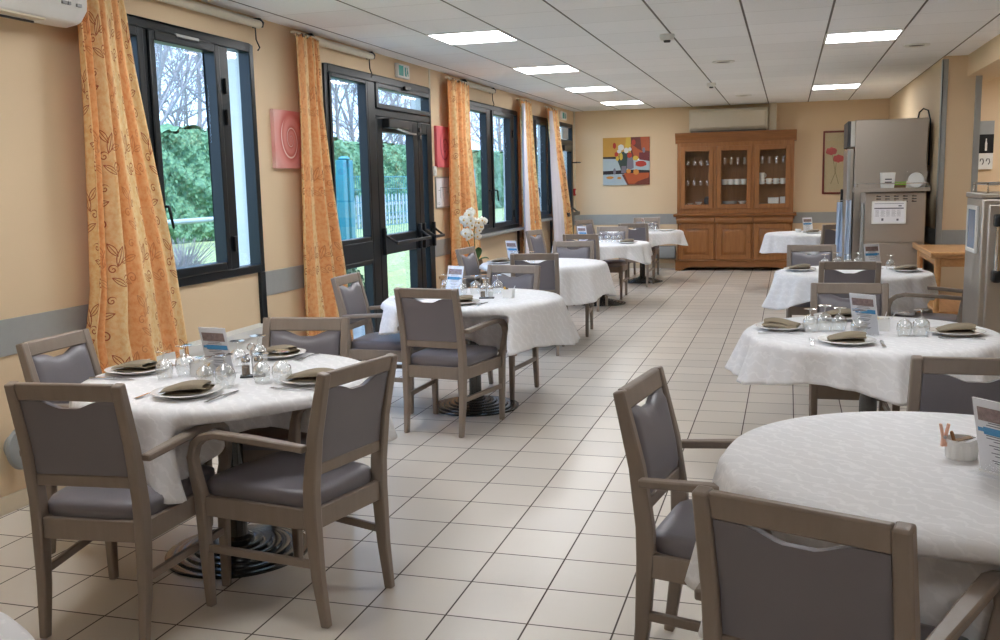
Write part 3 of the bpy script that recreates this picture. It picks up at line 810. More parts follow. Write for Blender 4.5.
TABLES = dict(A=(-2.20, 3.45, 'nearest window-side table'), B=(-2.03, 6.20, 'second window-side table'), C=(-2.22, 8.95, 'third window-side table'),
              D=(-2.20, 11.85, 'fourth window-side table'), E=(-2.07, 14.50, 'fifth window-side table'), P=(.45, 2.74, 'nearest right-hand table'),
              Q=(.40, 5.05, 'second right-hand table'), R=(.50, 8.20, 'third right-hand table'), T=(.30, 13.75, 'far table by the dresser'), F=(-1.60, .815, 'table at the bottom left corner'))
CL = dict(A=dict(rot=.37, R=.588, d0=.165, d1=.15, lims={0: -.4, 2: .0}), B=dict(rot=.35, R=.595, d0=.20, d1=.06, asym=(.07, -.3), flare=.25, lims={5: .08}), C=dict(rot=.6, R=.595, d0=.25, d1=.06, asym=(.04, 0)), D=dict(rot=-.35, R=.585, d0=.15, d1=.09),
          E=dict(rot=.1, R=.585, d0=.16, d1=.07), P=dict(rot=.3, R=.61, d0=.34, d1=.08, lims={16: -.3}), Q=dict(rot=.30, R=.59, d0=.165, d1=.06, flare=.28, nf=17), R=dict(rot=.55, R=.585, d0=.15, d1=.12, flare=.30, push=False),
          T=dict(rot=.3, R=.585, d0=.22, d1=.05), F=dict(rot=.2, R=.60, d0=.2, d1=.1))
for i, (k, (x, y, nm)) in enumerate(TABLES.items()):
    put(TP, (x, y, 0), .3*i, 'round table on a black ringed pedestal, ' + nm, 'round pedestal tables')
    cloth(x, y, label='white cloth draped over the ' + nm, seed=i+3, **CL[k])

# ------------------------------------------------------------------ tableware
def make_plate():
    return tag(G().lathe([(0, .004), (.062, .003), (.066, 0), (.072, 0), (.076, .005), (.098, .010), (.126, .018), (.128, .021), (.124, .022), (.096, .0145), (.074, .009), (.06, .008), (0, .008)], 48).make('dinner_plate', M['porc'], angle=60), 'x', 'plate')
def make_glass(s=1.):
    out = [(.030, 0), (.036, .02), (.040, .045), (.036, .068), (.022, .084), (.007, .092), (.0045, .100), (.0045, .116), (.008, .122), (.034, .127), (.035, .129), (.0, .131)]
    inn = [(.0285, 0), (.0345, .02), (.0385, .045), (.0345, .067), (.020, .081), (0, .087)]
    pr = [(r*s, z*s) for r, z in inn[::-1]] + [(r*s, z*s) for r, z in out]
    return tag(G().lathe(pr, 24).make('wine_glass', M['glass'], angle=60), 'x', 'glass')
def make_napkin():
    path = [(-.050, .003), (.0, .0025), (.046, .003), (.056, .010), (.050, .018), (.02, .018), (-.035, .015), (-.050, .021), (-.046, .029), (-.01, .034), (.03, .032), (.048, .025), (.040, .022)]
    path = [Vector((a, b, 0)) for a, b in path]
    pp = []
    for i in range(len(path)-1):
        for k in range(3): pp.append(path[i].lerp(path[i+1], k/3))
    pp.append(path[-1]); n = len(pp)
    def fn(u, v):
        p = pp[min(n-1, int(round(v*(n-1))))]
        x = (u-.5)*.165
        k = 1 + .12*math.sin(3*u+1) - .25*max(0, u-.75)
        hgt = .55 + .75*math.sin(PI*.5*min(1, u*1.25))**1.2 - .22*max(0, u-.8)/.2*.8
        return (x + .012*math.sin(7*p.y*40+u*4) * .4 + (p.x*.12), p.x*k + .006*math.sin(6*u), p.y*hgt + .003)
    o = G().grid(fn, 14, n-1).make('cloth_napkin', M['napkin'], solid=.0035, angle=180, sub=1)
    return tag(o, 'x', 'napkin')
def make_fork():
    g = G(); g.bar([(0, -.10, .003), (0, -.02, .006), (0, .03, .004), (0, .05, .005)], [(.016, .003), (.008, .003), (.009, .002), (.022, .002)], (1,0,0))
    for k in range(4): x = -.0095+.0063*k; g.bar([(x, .05, .005), (x, .075, .004), (x, .098, .007)], [(.0035, .002)]*3, (1,0,0))
    return tag(g.make('fork', M['chrome'], angle=30), 'x', 'fork')
def make_knife():
    g = G(); g.bar([(0, -.11, .004), (0, .0, .005), (0, .005, .005)], [(.017, .006), (.013, .006), (.010, .005)], (1,0,0))
    g.bar([(0, .005, .005), (.002, .06, .003), (.004, .105, .003)], [(.016, .002), (.018, .0015), (.004, .001)], (1,0,0))
    return tag(g.make('knife', M['chrome'], angle=30), 'x', 'knife')
PLATE, GLASS, GLASS2, NAP, FORK, KNIFE = make_plate(), make_glass(1.), make_glass(.9), make_napkin(), make_fork(), make_knife()
Z0 = TZ + .0025
def tname(k): return TABLES[k][2]
def plate_set(k, x, y, where, yaw, nrot, cut=True, nap=True):
    """a plate with its folded napkin, and cutlery to its left and right; yaw = the way the guest faces"""
    put(PLATE, (x, y, Z0), 0, 'white dinner plate at the %s of the %s' % (where, tname(k)), 'dinner plates')
    if nap: put(NAP, (x, y, Z0+.0085), nrot, 'folded olive napkin on the plate at the %s, %s' % (where, tname(k)), 'folded napkins')
    if cut:
        c, s = math.cos(yaw), math.sin(yaw)
        put(FORK, (x - c*.152, y - s*.152, Z0), yaw, 'fork left of the plate at the %s of the %s' % (where, tname(k)), 'forks')
        put(KNIFE, (x + c*.152, y + s*.152, Z0), yaw, 'knife right of the plate at the %s of the %s' % (where, tname(k)), 'knives')
def glasses(k, pts, names):
    for i, ((x, y), nm) in enumerate(zip(pts, names)):
        put(GLASS if i % 2 else GLASS2, (x, y, Z0), 0, 'upturned wine glass, %s, %s' % (nm, tname(k)), 'upturned wine glasses')
# menu cards in clear stands
def make_menu():
    t = empty('menu_stand', label='x', cat='menu')
    w, h = .070, .205; tilt = Matrix.Rotation(math.radians(-13), 4, 'X')
    G().box(-w, w, -.0035, -.002, .002, h).box(-w, w, .002, .0035, .002, h).xf(tilt).make('clear_holder', M['acryl'], t)
    G().box(-w-.004, w+.004, -.035, .045, 0, .003).make('stand_foot', M['acryl'], t)
    s = G().box(-w+.001, w-.001, -.0016, .0016, .004, h-.001).xf(tilt).make('menu_sheet', M['paper'], t)
    for sg in (-1, 1):
        y0, y1 = (-.0021, -.0017) if sg < 0 else (.0017, .0021)
        G().box(-.056, .058, y0, y1, .145, .182).xf(tilt).make('printed_picture', M['photoprint'], s)
        G().box(-.062, .046, y0, y1, .108, .128).box(.046, .062, y0, y1, .114, .125).xf(tilt).make('blue_band', M['blue'], s)
        g = G()
        for z, a, b in ((.140, -.03, .03), (.133, -.036, .036), (.104, -.028, .04), (.097, -.04, .04), (.090, -.034, .02), (.078, -.03, .034), (.071, -.022, .022), (.058, -.028, .03), (.050, -.02, .02), (.036, -.03, .03), (.030, -.024, .024)):
            g.box(a, b, y0, y1, z, z+.0022)
        g.xf(tilt).make('printed_text', M['ink'], s)
    return t
MENU = make_menu()
def menu(k, x, y, rz, label): put(MENU, (x, y, Z0), rz, label, 'menu cards')
# white pots with sachets
M['brown'] = plain('brown_wood_stick', (150, 108, 66), .6); M['yellow'] = plain('yellow_packet', (224, 176, 62), .5); M['pink'] = plain('pink_peg', (240, 190, 164), .55); M['kraft'] = plain('brown_packet', (128, 100, 70), .6)
def pot(k, x, y, where, kind):
    t = empty('ramekin_pot', (x, y, Z0), 0, 'white ribbed ramekin pot %s' % where if kind == 'round' else 'small white square pot %s' % where, 'pot', 'white pots')
    if kind == 'round':
        n = 48; rings = []
        for r, z, rib in ((.0, .0, 0), (.034, 0, 0), (.036, .003, 1), (.039, .040, 1), (.0395, .043, 0), (.0405, .050, 0), (.037, .050, 0), (.035, .006, 0), (0, .006, 0)):
            rings.append([((max(r, 1e-4)-(.0024 if rib and i % 4 in (2, 3) else 0))*math.cos(2*PI*i/n), (max(r, 1e-4)-(.0024 if rib and i % 4 in (2, 3) else 0))*math.sin(2*PI*i/n), z) for i in range(n)])
        G().loft(rings, cap=False).make('pot_body', M['porc'], t, angle=60); h = .05
    else:
        g = G(); a, b, h, w = .032, .036, .06, .003
        for s in (-1, 1):
            g.hexa([(s*a-w*(s > 0), -a, 0), (s*a+w*(s < 0), -a, 0), (s*a+w*(s < 0), a, 0), (s*a-w*(s > 0), a, 0), (s*b-w*(s > 0), -b, h), (s*b+w*(s < 0), -b, h), (s*b+w*(s < 0), b, h), (s*b-w*(s > 0), b, h)])
            g.hexa([(-a, s*a-w*(s > 0), 0), (a, s*a-w*(s > 0), 0), (a, s*a+w*(s < 0), 0), (-a, s*a+w*(s < 0), 0), (-b, s*b-w*(s > 0), h), (b, s*b-w*(s > 0), h), (b, s*b+w*(s < 0), h), (-b, s*b+w*(s < 0), h)])
        g.box(-a, a, -a, a, 0, .004); g.make('pot_body', M['porc'], t, bevel=.0015)
    if kind == 'round' and k == 'P': t.scale = (1.12, 1.12, 1.08)
    return t, h
def sachet(p, d, m, label, w=.022, L=.055, th=.004, grp='sachets in the pots'):
    """a small packet standing at p (bottom) along direction d"""
    d = Vector(d).normalized(); p = Vector(p)
    q = d.to_track_quat('Z', 'Y').to_matrix().to_4x4()
    g = G(); rings = []
    for s, a in ((0, .6), (.08, 1), (.5, 1.), (.92, 1), (1, .6)):
        z = L*s; rings.append([(-w/2, -th/2*a*(.4), z), (0, -th/2*a, z), (w/2, -th/2*a*.4, z), (w/2, th/2*a*.4, z), (0, th/2*a, z), (-w/2, th/2*a*.4, z)])
    g.loft(rings).xf(Matrix.Translation(p) @ q)
    tag(g.make('sugar_sachet', m, angle=30, origin=p), label, 'sachet', grp)
# salt and pepper on a wire caddy
def caddy(k, x, y, rz=.4):
    c, s = math.cos(rz), math.sin(rz)
    t = empty('condiment_caddy', (x, y, Z0), rz, 'wire cruet caddy with a loop handle on the %s' % tname(k), 'caddy', 'cruet caddies')
    G().box(-.05, .05, -.026, .026, 0, .006).make('caddy_base', M['black'], t, bevel=.002)
    G().tube([(0, 0, .006), (0, 0, .105)] + [(.016*math.sin(a), 0, .121-.016*math.cos(a)) for a in [i*PI/6 for i in range(1, 12)]] + [(0, 0, .105)], .0022, 6).make('loop_handle', M['chrome'], t)
    for i, dx in enumerate((-.026, .026)):
        q = empty('pepper_shaker' if i == 0 else 'salt_shaker', (x+c*dx, y+s*dx, Z0+.0062), 0, '%s in the caddy on the %s' % (('small glass pepper shaker', 'small glass salt shaker')[i], tname(k)), 'shaker', 'cruet shakers')
        G().lathe([(0, 0), (.017, 0), (.0185, .01), (.0175, .055), (0, .055)], 16).make('shaker_jar', M['glass'], q)
        G().lathe([(0, .003), (.0155, .003), (.0155, .040), (0, .040)], 14).make('contents', M['kraft' if i == 0 else 'white'], q)
        G().lathe([(0, .054), (.018, .054), (.019, .066), (.012, .076), (0, .078)], 16).make('shaker_cap', M['chrome'], q)
# --- nearest window-side table
plate_set('A', -2.15, 3.09, 'front seat', 0, .32)
plate_set('A', -2.64, 3.45, 'window seat', -PI/2, -.08)
plate_set('A', -1.79, 3.40, 'aisle seat', PI/2, .15)
plate_set('A', -2.22, 3.90, 'far seat', PI, -.15)
glasses('A', [(-2.43, 3.35), (-2.38, 3.42), (-2.175, 3.25), (-2.085, 3.25), (-2.26, 3.63), (-2.20, 3.70), (-1.99, 3.36), (-1.90, 3.36)],
        ['left of the pair by the window-seat plate', 'right of the pair by the window-seat plate', 'left of the pair behind the front plate', 'right of the pair behind the front plate',
         'left of the pair before the far plate', 'right of the pair before the far plate', 'left of the pair by the aisle plate', 'right of the pair by the aisle plate'])
menu('A', -2.26, 3.50, 3.0, 'menu card in a clear stand on the nearest window-side table'); caddy('A', -2.09, 3.46, .5)
pot('A', -2.315, 3.44, 'left of the menu on the nearest window-side table', 'square')
sachet((-2.325, 3.45, Z0+.006), (-.6, .1, .8), M['kraft'], 'brown sachet leaning left in the pot on the nearest window-side table')
sachet((-2.305, 3.43, Z0+.006), (.5, .2, .8), M['yellow'], 'yellow sachet leaning right in the pot on the nearest window-side table')
# --- second window-side table
plate_set('B', -2.00, 5.84, 'front seat', 0, .5)
plate_set('B', -2.42, 6.18, 'window seat', -PI/2, .2)
glasses('B', [(-2.14, 6.30), (-2.07, 6.38), (-1.99, 6.36), (-1.93, 6.45), (-2.24, 6.52), (-2.32, 6.47)],
        ['left of the pair before the menu', 'right of the pair before the menu', 'left of the pair behind the cruet caddy', 'right of the pair behind the cruet caddy', 'right of the pair behind the menu', 'left of the pair behind the menu'])
menu('B', -2.21, 6.30, -.35, 'menu card in a clear stand on the second window-side table'); caddy('B', -1.92, 6.16, .2)
pot('B', -1.78, 6.20, 'with yellow sachets on the second window-side table', 'square')
sachet((-1.79, 6.205, Z0+.006), (-.3, .1, .9), M['yellow'], 'yellow sachet leaning left in the pot on the second window-side table', w=.024, L=.07)
sachet((-1.782, 6.19, Z0+.006), (-.05, -.1, .9), M['kraft'], 'brown sachet in the middle of the pot on the second window-side table', L=.065)
sachet((-1.77, 6.205, Z0+.006), (.4, .1, .9), M['paper'], 'white sachet leaning right in the pot on the second window-side table', w=.026, L=.08)
# --- third to fifth window-side tables
plate_set('C', -2.62, 8.86, 'window seat', -PI/2, .2, cut=False)
glasses('C', [(-2.44, 8.82), (-2.37, 8.86), (-2.30, 8.82)], ['leftmost of the three by its menu', 'middle of the three by its menu', 'rightmost of the three by its menu'])
menu('C', -2.56, 9.14, 2.7, 'menu card in a clear stand on the third window-side table')
plate_set('D', -1.86, 11.72, 'aisle seat', PI/2, .3, cut=False)
glasses('D', [(-2.22, 11.92), (-2.14, 11.96), (-2.06, 11.92), (-2.00, 11.98)], ['first from the left of four', 'second from the left of four', 'third from the left of four', 'fourth from the left of four'])
menu('D', -2.44, 11.95, 2.7, 'menu card in a clear stand on the fourth window-side table')
plate_set('E', -1.70, 14.42, 'aisle seat', PI/2, .3, cut=False, nap=False)
glasses('E', [(-1.98, 14.42), (-1.92, 14.44), (-1.86, 14.40)], ['leftmost of the three by its menu', 'middle of the three by its menu', 'rightmost of the three by its menu'])
menu('E', -2.02, 14.45, 1.95, 'menu card seen nearly edge-on on the fifth window-side table')
# --- nearest right-hand table
pot('P', .463, 2.80, 'with a clothes peg on the nearest right-hand table', 'round')
px, py = .463, 2.80
sachet((px-.012, py-.004, Z0+.018), (-.25, .1, .9), M['brown'], 'brown stick at the back of the pot with the peg', w=.012, L=.056, th=.010)
sachet((px-.016, py+.016, Z0+.042), (.95, .1, .25), M['kraft'], 'flat brown sachet lying across the pot with the peg', w=.026, L=.045)
sachet((px+.004, py-.006, Z0+.040), (.85, -.1, .45), M['paper'], 'pale grey sachet leaning right in the pot with the peg', w=.022, L=.040)
tp = empty('clothes_peg', (px-.046, py-.010, Z0+.032), .25, 'pinkish wooden clothes peg clipped to the rim of the ribbed pot', 'clothes peg')
for s in (-1, 1):
    G().bar([(s*.004, 0, 0), (s*.003, 0, .025), (s*.011, 0, .062)], [(.008, .010), (.007, .010), (.006, .010)], (1,0,0)).make('peg_jaw', M['pink'], tp, bevel=.001)
G().tube([(0, -.006, .026), (0, .006, .026)], .005, 10).make('peg_spring', M['chrome'], tp)
menu('P', .54, 2.64, 2.3, 'menu card cropped by the right edge on the nearest right-hand table')
# --- second right-hand table
plate_set('Q', -.02, 5.05, 'aisle seat', -PI/2, 3.05)
plate_set('Q', .27, 4.66, 'front seat', 0, .15)
plate_set('Q', .78, 5.00, 'wall seat', PI/2, .12)
plate_set('Q', .27, 5.46, 'far seat', PI, .1)
glasses('Q', [(.115, 4.98), (.185, 5.02), (.255, 5.04), (.335, 4.86), (.54, 4.91), (.615, 4.92)],
        ['first from the left of three in a row', 'second from the left of three in a row', 'third from the left of three in a row', 'standing before its menu', 'left of the pair by the wall-seat plate', 'right of the pair by the wall-seat plate'])
menu('Q', .375, 4.95, 2.5, 'menu card in a clear stand on the second right-hand table')
pot('Q', .455, 5.08, 'right of the menu on the second right-hand table', 'square')
sachet((.448, 5.085, Z0+.006), (-.25, .1, .9), M['yellow'], 'yellow sachet leaning left in the pot on the second right-hand table', w=.03, L=.085)
sachet((.455, 5.07, Z0+.006), (.2, 0, .9), M['paper'], 'upright white sachet in the pot on the second right-hand table', w=.02, L=.09)
sachet((.462, 5.085, Z0+.006), (.6, 0, .9), M['paper'], 'white sachet leaning right in the pot on the second right-hand table', w=.02, L=.10)
# --- third right-hand table and the far table
plate_set('R', .10, 8.25, 'aisle seat', -PI/2, .1, cut=False)
plate_set('R', .90, 8.22, 'wall seat', PI/2, .1, cut=False)
glasses('R', [(.30, 8.45), (.40, 8.47), (.48, 8.45), (.56, 8.47), (.80, 8.40)], ['first from the left of four at the back', 'second from the left of four at the back', 'third from the left of four at the back', 'fourth from the left of four at the back', 'standing alone right of its menu'])
menu('R', .68, 8.45, .5, 'menu card in a clear stand on the third right-hand table')
menu('T', .27, 13.85, .45, 'menu card in a clear stand on the far table by the dresser')
pot('T', .14, 13.82, 'left of the menu on the far table by the dresser', 'round')
plate_set('T', .32, 13.62, 'front seat', 0, .3, cut=False)

# ------------------------------------------------------------------ orchid on its side table
def orchid():
    sx, sy = -3.24, 9.86
    t = empty('side_table', (sx, sy, 0), 0, 'small pale side table by the wall behind an armchair, under the orchid', 'side table')
    G().box(-.19, .19, -.50, .34, .55, .575).make('tabletop', M['beech'], t, bevel=.004)
    G().box(-.16, .16, -.46, .30, .49, .55).make('apron', M['beech'], t, bevel=.003)
    for a in (-.16, .16):
        for b in (-.46, .30): G().bar([(a, b, 0), (a, b, .55)], [(.026, .026), (.036, .036)], (1,0,0)).make('leg', M['beech'], t, bevel=.003)
    zt = .5755; ox, oy = sx, sy+.13
    o = empty('potted_orchid', (ox, oy, zt), 0, 'white orchid in a dark woven pot before the curtain', 'potted plant')
    M['wicker'] = plain('dark_wicker', (92, 74, 56), .8, var=.5, scale=60, bump=.8, bscale=90); M['stem'] = plain('orchid_stem', (92, 110, 52), .6); M['leaf'] = plain('orchid_leaf', (38, 84, 44), .35); M['petal'] = plain('white_petal', (244, 242, 232), .55, var=.03); M['heart'] = plain('yellow_petal_heart', (226, 190, 110), .5)
    rings = []
    for r, z in ((0, 0), (.06, 0), (.075, .03), (.085, .09), (.08, .125), (.07, .125), (.065, .10), (0, .10)):
        rings.append([((max(r, 1e-4)+(.003*math.sin(12*2*PI*i/48+z*200) if .03 <= z <= .1 and r > .07 else 0))*math.cos(2*PI*i/48), (max(r, 1e-4)+(.003*math.sin(12*2*PI*i/48+z*200) if .03 <= z <= .1 and r > .07 else 0))*math.sin(2*PI*i/48), z) for i in range(48)])
    G().loft(rings, cap=False).make('pot', M['wicker'], o)
    rnd = random.Random(5)
    def leafy(ang, L, w, lift):
        ca, sa = math.cos(ang), math.sin(ang)
        def fn(u, v):
            r = .02 + L*v*math.cos(lift*.6+.5*v); z = .10 + L*v*math.sin(lift) - .09*v*v
            ww = w*math.sin(PI*min(1, .12+.88*v))**.7*(2*u-1) if v < .999 else 0
            return (ca*r - sa*ww, sa*r + ca*ww, z + .25*abs(2*u-1)*w)
        G().grid(fn, 6, 12).make('leaf', M['leaf'], o, solid=.004, angle=180)
    leafy(1.4, .24, .045, 1.25); leafy(.3, .20, .04, .6); leafy(-2.2, .18, .04, .5); leafy(-.9, .16, .036, .7)
    def stem(pts): G().tube(pts, .005, 6).make('stem', M['stem'], o)
    s1 = [(0, -.01, .10), (.0, -.12, .24), (.0, -.27, .38), (.02, -.42, .50), (.05, -.48, .57), (.07, -.42, .63), (.08, -.30, .63)]
    s2 = [(.0, .02, .10), (0, .01, .26), (.0, .0, .42), (.02, .0, .52), (.04, .02, .57), (.06, .06, .56)]
    stem(s1); stem(s2)
    def bloom(c, s, yaw):
        g = G(); g.mi = 0
        for k in range(5):
            a = PI/2 + 2*PI*k/5; wdt = .026 if k in (1, 4) else .017; L = .042
            def fn(u, v, a=a, wdt=wdt, L=L):
                rr = L*v; ww = wdt*math.sin(PI*min(1, .1+.9*v))**.6*(2*u-1)
                return (.006*math.sin(v*2.5) - .012*v*v, rr*math.cos(a) - ww*math.sin(a), rr*math.sin(a) + ww*math.cos(a))
            g.grid(fn, 4, 6)
        g.mi = 1; g.ball((.006, 0, -.004), .009, 8, 5)
        g.xf(Matrix.Translation(c) @ Matrix.Rotation(yaw, 4, 'Z') @ Matrix.Rotation(rnd.uniform(-.4, .4), 4, 'X') @ Matrix.Scale(s, 4))
        b = g.make('blossom', [M['petal'], M['heart']], o, solid=.002, angle=180)
    for i in range(13):
        q = .35 + .65*i/12*1.0
        k = q*(len(s1)-1); j = min(len(s1)-2, int(k)); p = Vector(s1[j]).lerp(Vector(s1[j+1]), k-j)
        bloom((p.x+.03+rnd.uniform(-.01, .03), p.y+rnd.uniform(-.075, .075), p.z+rnd.uniform(-.10, .04)), 1.25, -.9+rnd.uniform(-.5, .6))
    for i in range(7):
        q = .5 + .5*i/6; k = q*(len(s2)-1); j = min(len(s2)-2, int(k)); p = Vector(s2[j]).lerp(Vector(s2[j+1]), k-j)
        bloom((p.x+.03, p.y+rnd.uniform(-.03, .03), p.z+rnd.uniform(-.10, .03)), 1.05, -.9+rnd.uniform(-.5, .5))
orchid()

# ------------------------------------------------------------------ dresser on the back wall
def dresser():
    X0_, Y0_ = -1.78, 16.27
    t = empty('glazed_dresser', (X0_, Y0_, 0), 0, 'large honey oak dresser with three glazed doors against the back wall', 'dresser')
    W, D = 1.88, YB-.012-16.27
    # lower body: carcase sides, back, shelves
    g = G()
    g.box(.03, .06, .03, D, .12, .84); g.box(W-.06, W-.03, .03, D, .12, .84); g.box(.06, W-.06, .03, D, .12, .16); g.box(.06, W-.06, D-.02, D, .16, .84)
    for x in (.645, 1.235): g.box(x-.02, x+.02, .03, D-.02, .16, .84)
    g.box(.03, W-.03, .03, .06, .785, .84); g.make('lower_carcase', M['oak'], t, bevel=.003)
    # base moulding with bracket feet
    n = 24; out = []
    top = .155
    for i in range(n+1):
        u = i/n; x = u*W
        d = min(x, W-x)
        z = 0 if d < .10 else (.065*(1-math.cos(min(1, (d-.10)/.12)*PI))/2 + .0)
        out.append((x, z))
    poly = [(0, top)] + out + [(W, top)]
    g = G()
    V0 = [(x, 0., z) for x, z in poly]
    rings = [[(x, 0., z) for x, z in poly], [(x, .03, z) for x, z in poly]]
    # as strips to stay clean
    for (xa, za), (xb, zb) in zip(out, out[1:]):
        g.hexa([(xa, 0, za), (xb, 0, zb), (xb, .03, zb), (xa, .03, za), (xa, 0, top), (xb, 0, top), (xb, .03, top), (xa, .03, top)])
    for x in (0, W-.03): g.box(x, x+.03, .03, D, 0, top)
    g.make('plinth', M['oakx'], t)
    G().box(-.01, W+.01, -.012, .03, top, top+.022).make('plinth_moulding', M['oakx'], t, bevel=.008)
    # curved drawer band and ledge
    prof = [(-.018, .775), (-.03, .80), (-.035, .83), (-.03, .855), (-.012, .875), (-.012, .885), (.05, .885), (.05, .775)]
    dx = ((.02, .635), (.645, 1.235), (1.245, W-.02))
    for a, b in dx: G().prism([(u, v) for u, v in prof], 'x', a, b).make('drawer', M['oakx'], t, bevel=.003)
    g = G()
    g.box(.0, W, .05, D, .84, .885); g.prism([(-.02, .885), (-.045, .90), (-.05, .925), (-.03, .935), (D, .935), (D, .885)], 'x', -.03, W+.03)
    g.make('ledge', M['oakx'], t, bevel=.003)
    # lower panelled doors
    for i, (a, b) in enumerate(((.065, .622), (.668, 1.212), (1.258, W-.065))):
        z0, z1 = .185, .765; g = G(); w = .075
        g.box(a, a+w, .0, .03, z0, z1); g.box(b-w, b, .0, .03, z0, z1); g.box(a+w, b-w, .0, .03, z0, z0+w); g.box(a+w, b-w, .0, .03, z1-w, z1)
        d = g.make('door', M['oak'], t, bevel=.004)
        p = G(); q = [(a+w, z0+w), (b-w, z0+w), (b-w, z1-w), (a+w, z1-w)]; e = .045
        q2 = [(a+w+e, z0+w+e), (b-w-e, z0+w+e), (b-w-e, z1-w-e), (a+w+e, z1-w-e)]
        p.loft([[(x, .03, z) for x, z in q], [(x, .026, z) for x, z in q], [(x, .007, z) for x, z in q2], [(x, .0065, z) for x, z in q2]])
        p.make('panel', M['oak'], d, bevel=.002)
        kx = b-.03
        G().tube([(kx, 0, .47), (kx, -.012, .47)], .010, 10).make('keyhole', M['oakdark'], d)
    # upper body
    zb, zt = .935, 2.08; u0 = .06
    g = G()
    g.box(.02, .05, u0, D, zb, zt); g.box(W-.05, W-.02, u0, D, zb, zt); g.box(.05, W-.05, D-.02, D, zb, zt); g.box(.05, W-.05, u0+.022, D-.02, zb, zb+.145); g.box(.05, W-.05, u0, D-.02, zt-.05, zt)
    for x in (.632, 1.232): g.box(x-.012, x+.012, u0+.02, D-.02, zb+.145, zt-.05)
    g.box(.05, W-.05, u0-.005, u0+.02, zb, zb+.075); g.box(.05, W-.05, u0-.005, u0+.02, zt-.06, zt)
    for a, b in ((.02, .075), (.605, .655), (1.205, 1.255), (W-.075, W-.02)): g.box(a, b, u0-.005, u0+.02, zb+.075, zt-.06)
    g.make('upper_carcase', M['oak'], t, bevel=.003)
    prof = [(u0+.01, 2.075), (u0-.005, 2.09), (u0-.01, 2.13), (u0-.02, 2.16), (u0-.045, 2.185), (u0-.065, 2.225), (u0-.07, 2.245), (D, 2.245), (D, 2.075)]
    G().prism(prof, 'x', -.012, W+.012).make('cornice', M['oakx'], t, bevel=.002)
    for z in (1.39, 1.72): G().box(.05, W-.05, u0+.03, D-.025, z-.004, z+.004).make('shelf', M['cabglass'], t)
    SH = [(zb+.145), 1.394, 1.724]
    for i, (a, b) in enumerate(((.078, .602), (.658, 1.202), (1.258, W-.078))):
        z0, z1 = zb+.08, zt-.065; g = G(); w = .07
        g.box(a, a+w, u0-.022, u0-.006, z0, z1); g.box(b-w, b, u0-.022, u0-.006, z0, z1); g.box(a+w, b-w, u0-.022, u0-.006, z0, z0+w); g.box(a+w, b-w, u0-.022, u0-.006, z1-w, z1)
        d = g.make('glazed_door', M['oak'], t, bevel=.004)
        G().box(a+w-.005, b-w+.005, u0-.016, u0-.012, z0+w-.005, z1-w+.005).make('pane', M['cabglass'], d)
        G().tube([(b-.03, u0-.02, 1.47), (b-.03, u0-.032, 1.47)], .010, 10).make('keyhole', M['oakdark'], d)
    return t, X0_, Y0_, SH
DT, DX, DY, DSH = dresser()
# crockery behind the glass
def make_cup(r=.045, h=.092):
    g = G().lathe([(0, 0), (r*.8, 0), (r*.95, .008), (r, h), (r*.92, h), (r*.88, .01), (0, .008)], 20)
    o = g.make('mug', M['porc'], angle=60)
    G().tube([(r*.93, 0, h*.8), (r*1.45, 0, h*.75), (r*1.6, 0, h*.5), (r*1.4, 0, h*.25), (r*.95, 0, h*.2)], .006, 6).make('mug_handle', M['porc'], o)
    return tag(o, 'x', 'mug')
CUP = make_cup()
def make_tumbler():
    return tag(G().lathe([(0, 0), (.028, 0), (.034, .11), (.031, .11), (.026, .006), (0, .005)], 18).make('tumbler', M['glass'], angle=60), 'x', 'glass')
TUM = make_tumbler()
nth = ['first', 'second', 'third', 'fourth', 'fifth', 'sixth', 'seventh', 'eighth']
bays = [(.13, .55), (.72, 1.14), (1.31, 1.75)]
bn = ['left', 'middle', 'right']
def row(proto, bay, z, n, yy, label, grp, x0=None, x1=None, rz=0, j=0):
    a, b = bays[bay]; a = a if x0 is None else a+x0; b = b if x1 is None else a+x1
    for i in range(n):
        x = a + (b-a)*(i+.5)/n
        put(proto, (DX+x, DY+yy, z+.0005), rz+.3*math.sin(7*i+j), label % nth[i], grp)
row(CUP, 1, DSH[1], 4, .18, 'white mug, %s from the left in the front row, middle dresser bay', 'mugs in the dresser', rz=-.4)
row(CUP, 1, DSH[1], 4, .32, 'white mug, %s from the left in the back row, middle dresser bay', 'mugs in the dresser', x0=.03, x1=.40, rz=2, j=2)
row(CUP, 2, DSH[1], 4, .18, 'white mug, %s from the left on the right dresser bay shelf', 'mugs in the dresser', rz=-.2, j=1)
put(CUP, (DX+bays[2][0]+.055, DY+.18, DSH[1]+.0935), .5, 'white mug stacked on another in the right dresser bay', 'mugs in the dresser')
row(TUM, 1, DSH[2], 4, .2, 'clear tumbler, %s from the left on the top shelf, middle dresser bay', 'tumblers in the dresser')
row(TUM, 2, DSH[2], 4, .22, 'clear tumbler, %s from the left on the top shelf, right dresser bay', 'tumblers in the dresser')
row(GLASS, 0, DSH[2], 4, .2, 'upturned stem glass, %s from the left on the top shelf, left dresser bay', 'stem glasses in the dresser')
row(GLASS, 0, DSH[1], 4, .2, 'upturned stem glass, %s from the left on the lower shelf, left dresser bay', 'stem glasses in the dresser')
def bowl(x, y, z, r, h, label, m='porc'):
    o = G().lathe([(0, 0), (r*.5, 0), (r*.55, .006), (r, h), (r*.95, h), (r*.5, .012), (0, .010)], 24).make('bowl', M[m], angle=60); o.location = (DX+x, DY+y, z+.0005); tag(o, label, 'bowl', 'bowls in the dresser')
bowl(.36, .2, DSH[0], .06, .04, 'small white bowl on the bottom of the left dresser bay'); bowl(.22, .22, DSH[0], .06, .025, 'shallow white bowl on the bottom of the left dresser bay')
bowl(1.06, .19, DSH[0], .075, .05, 'white sauce bowl on the bottom of the middle dresser bay')
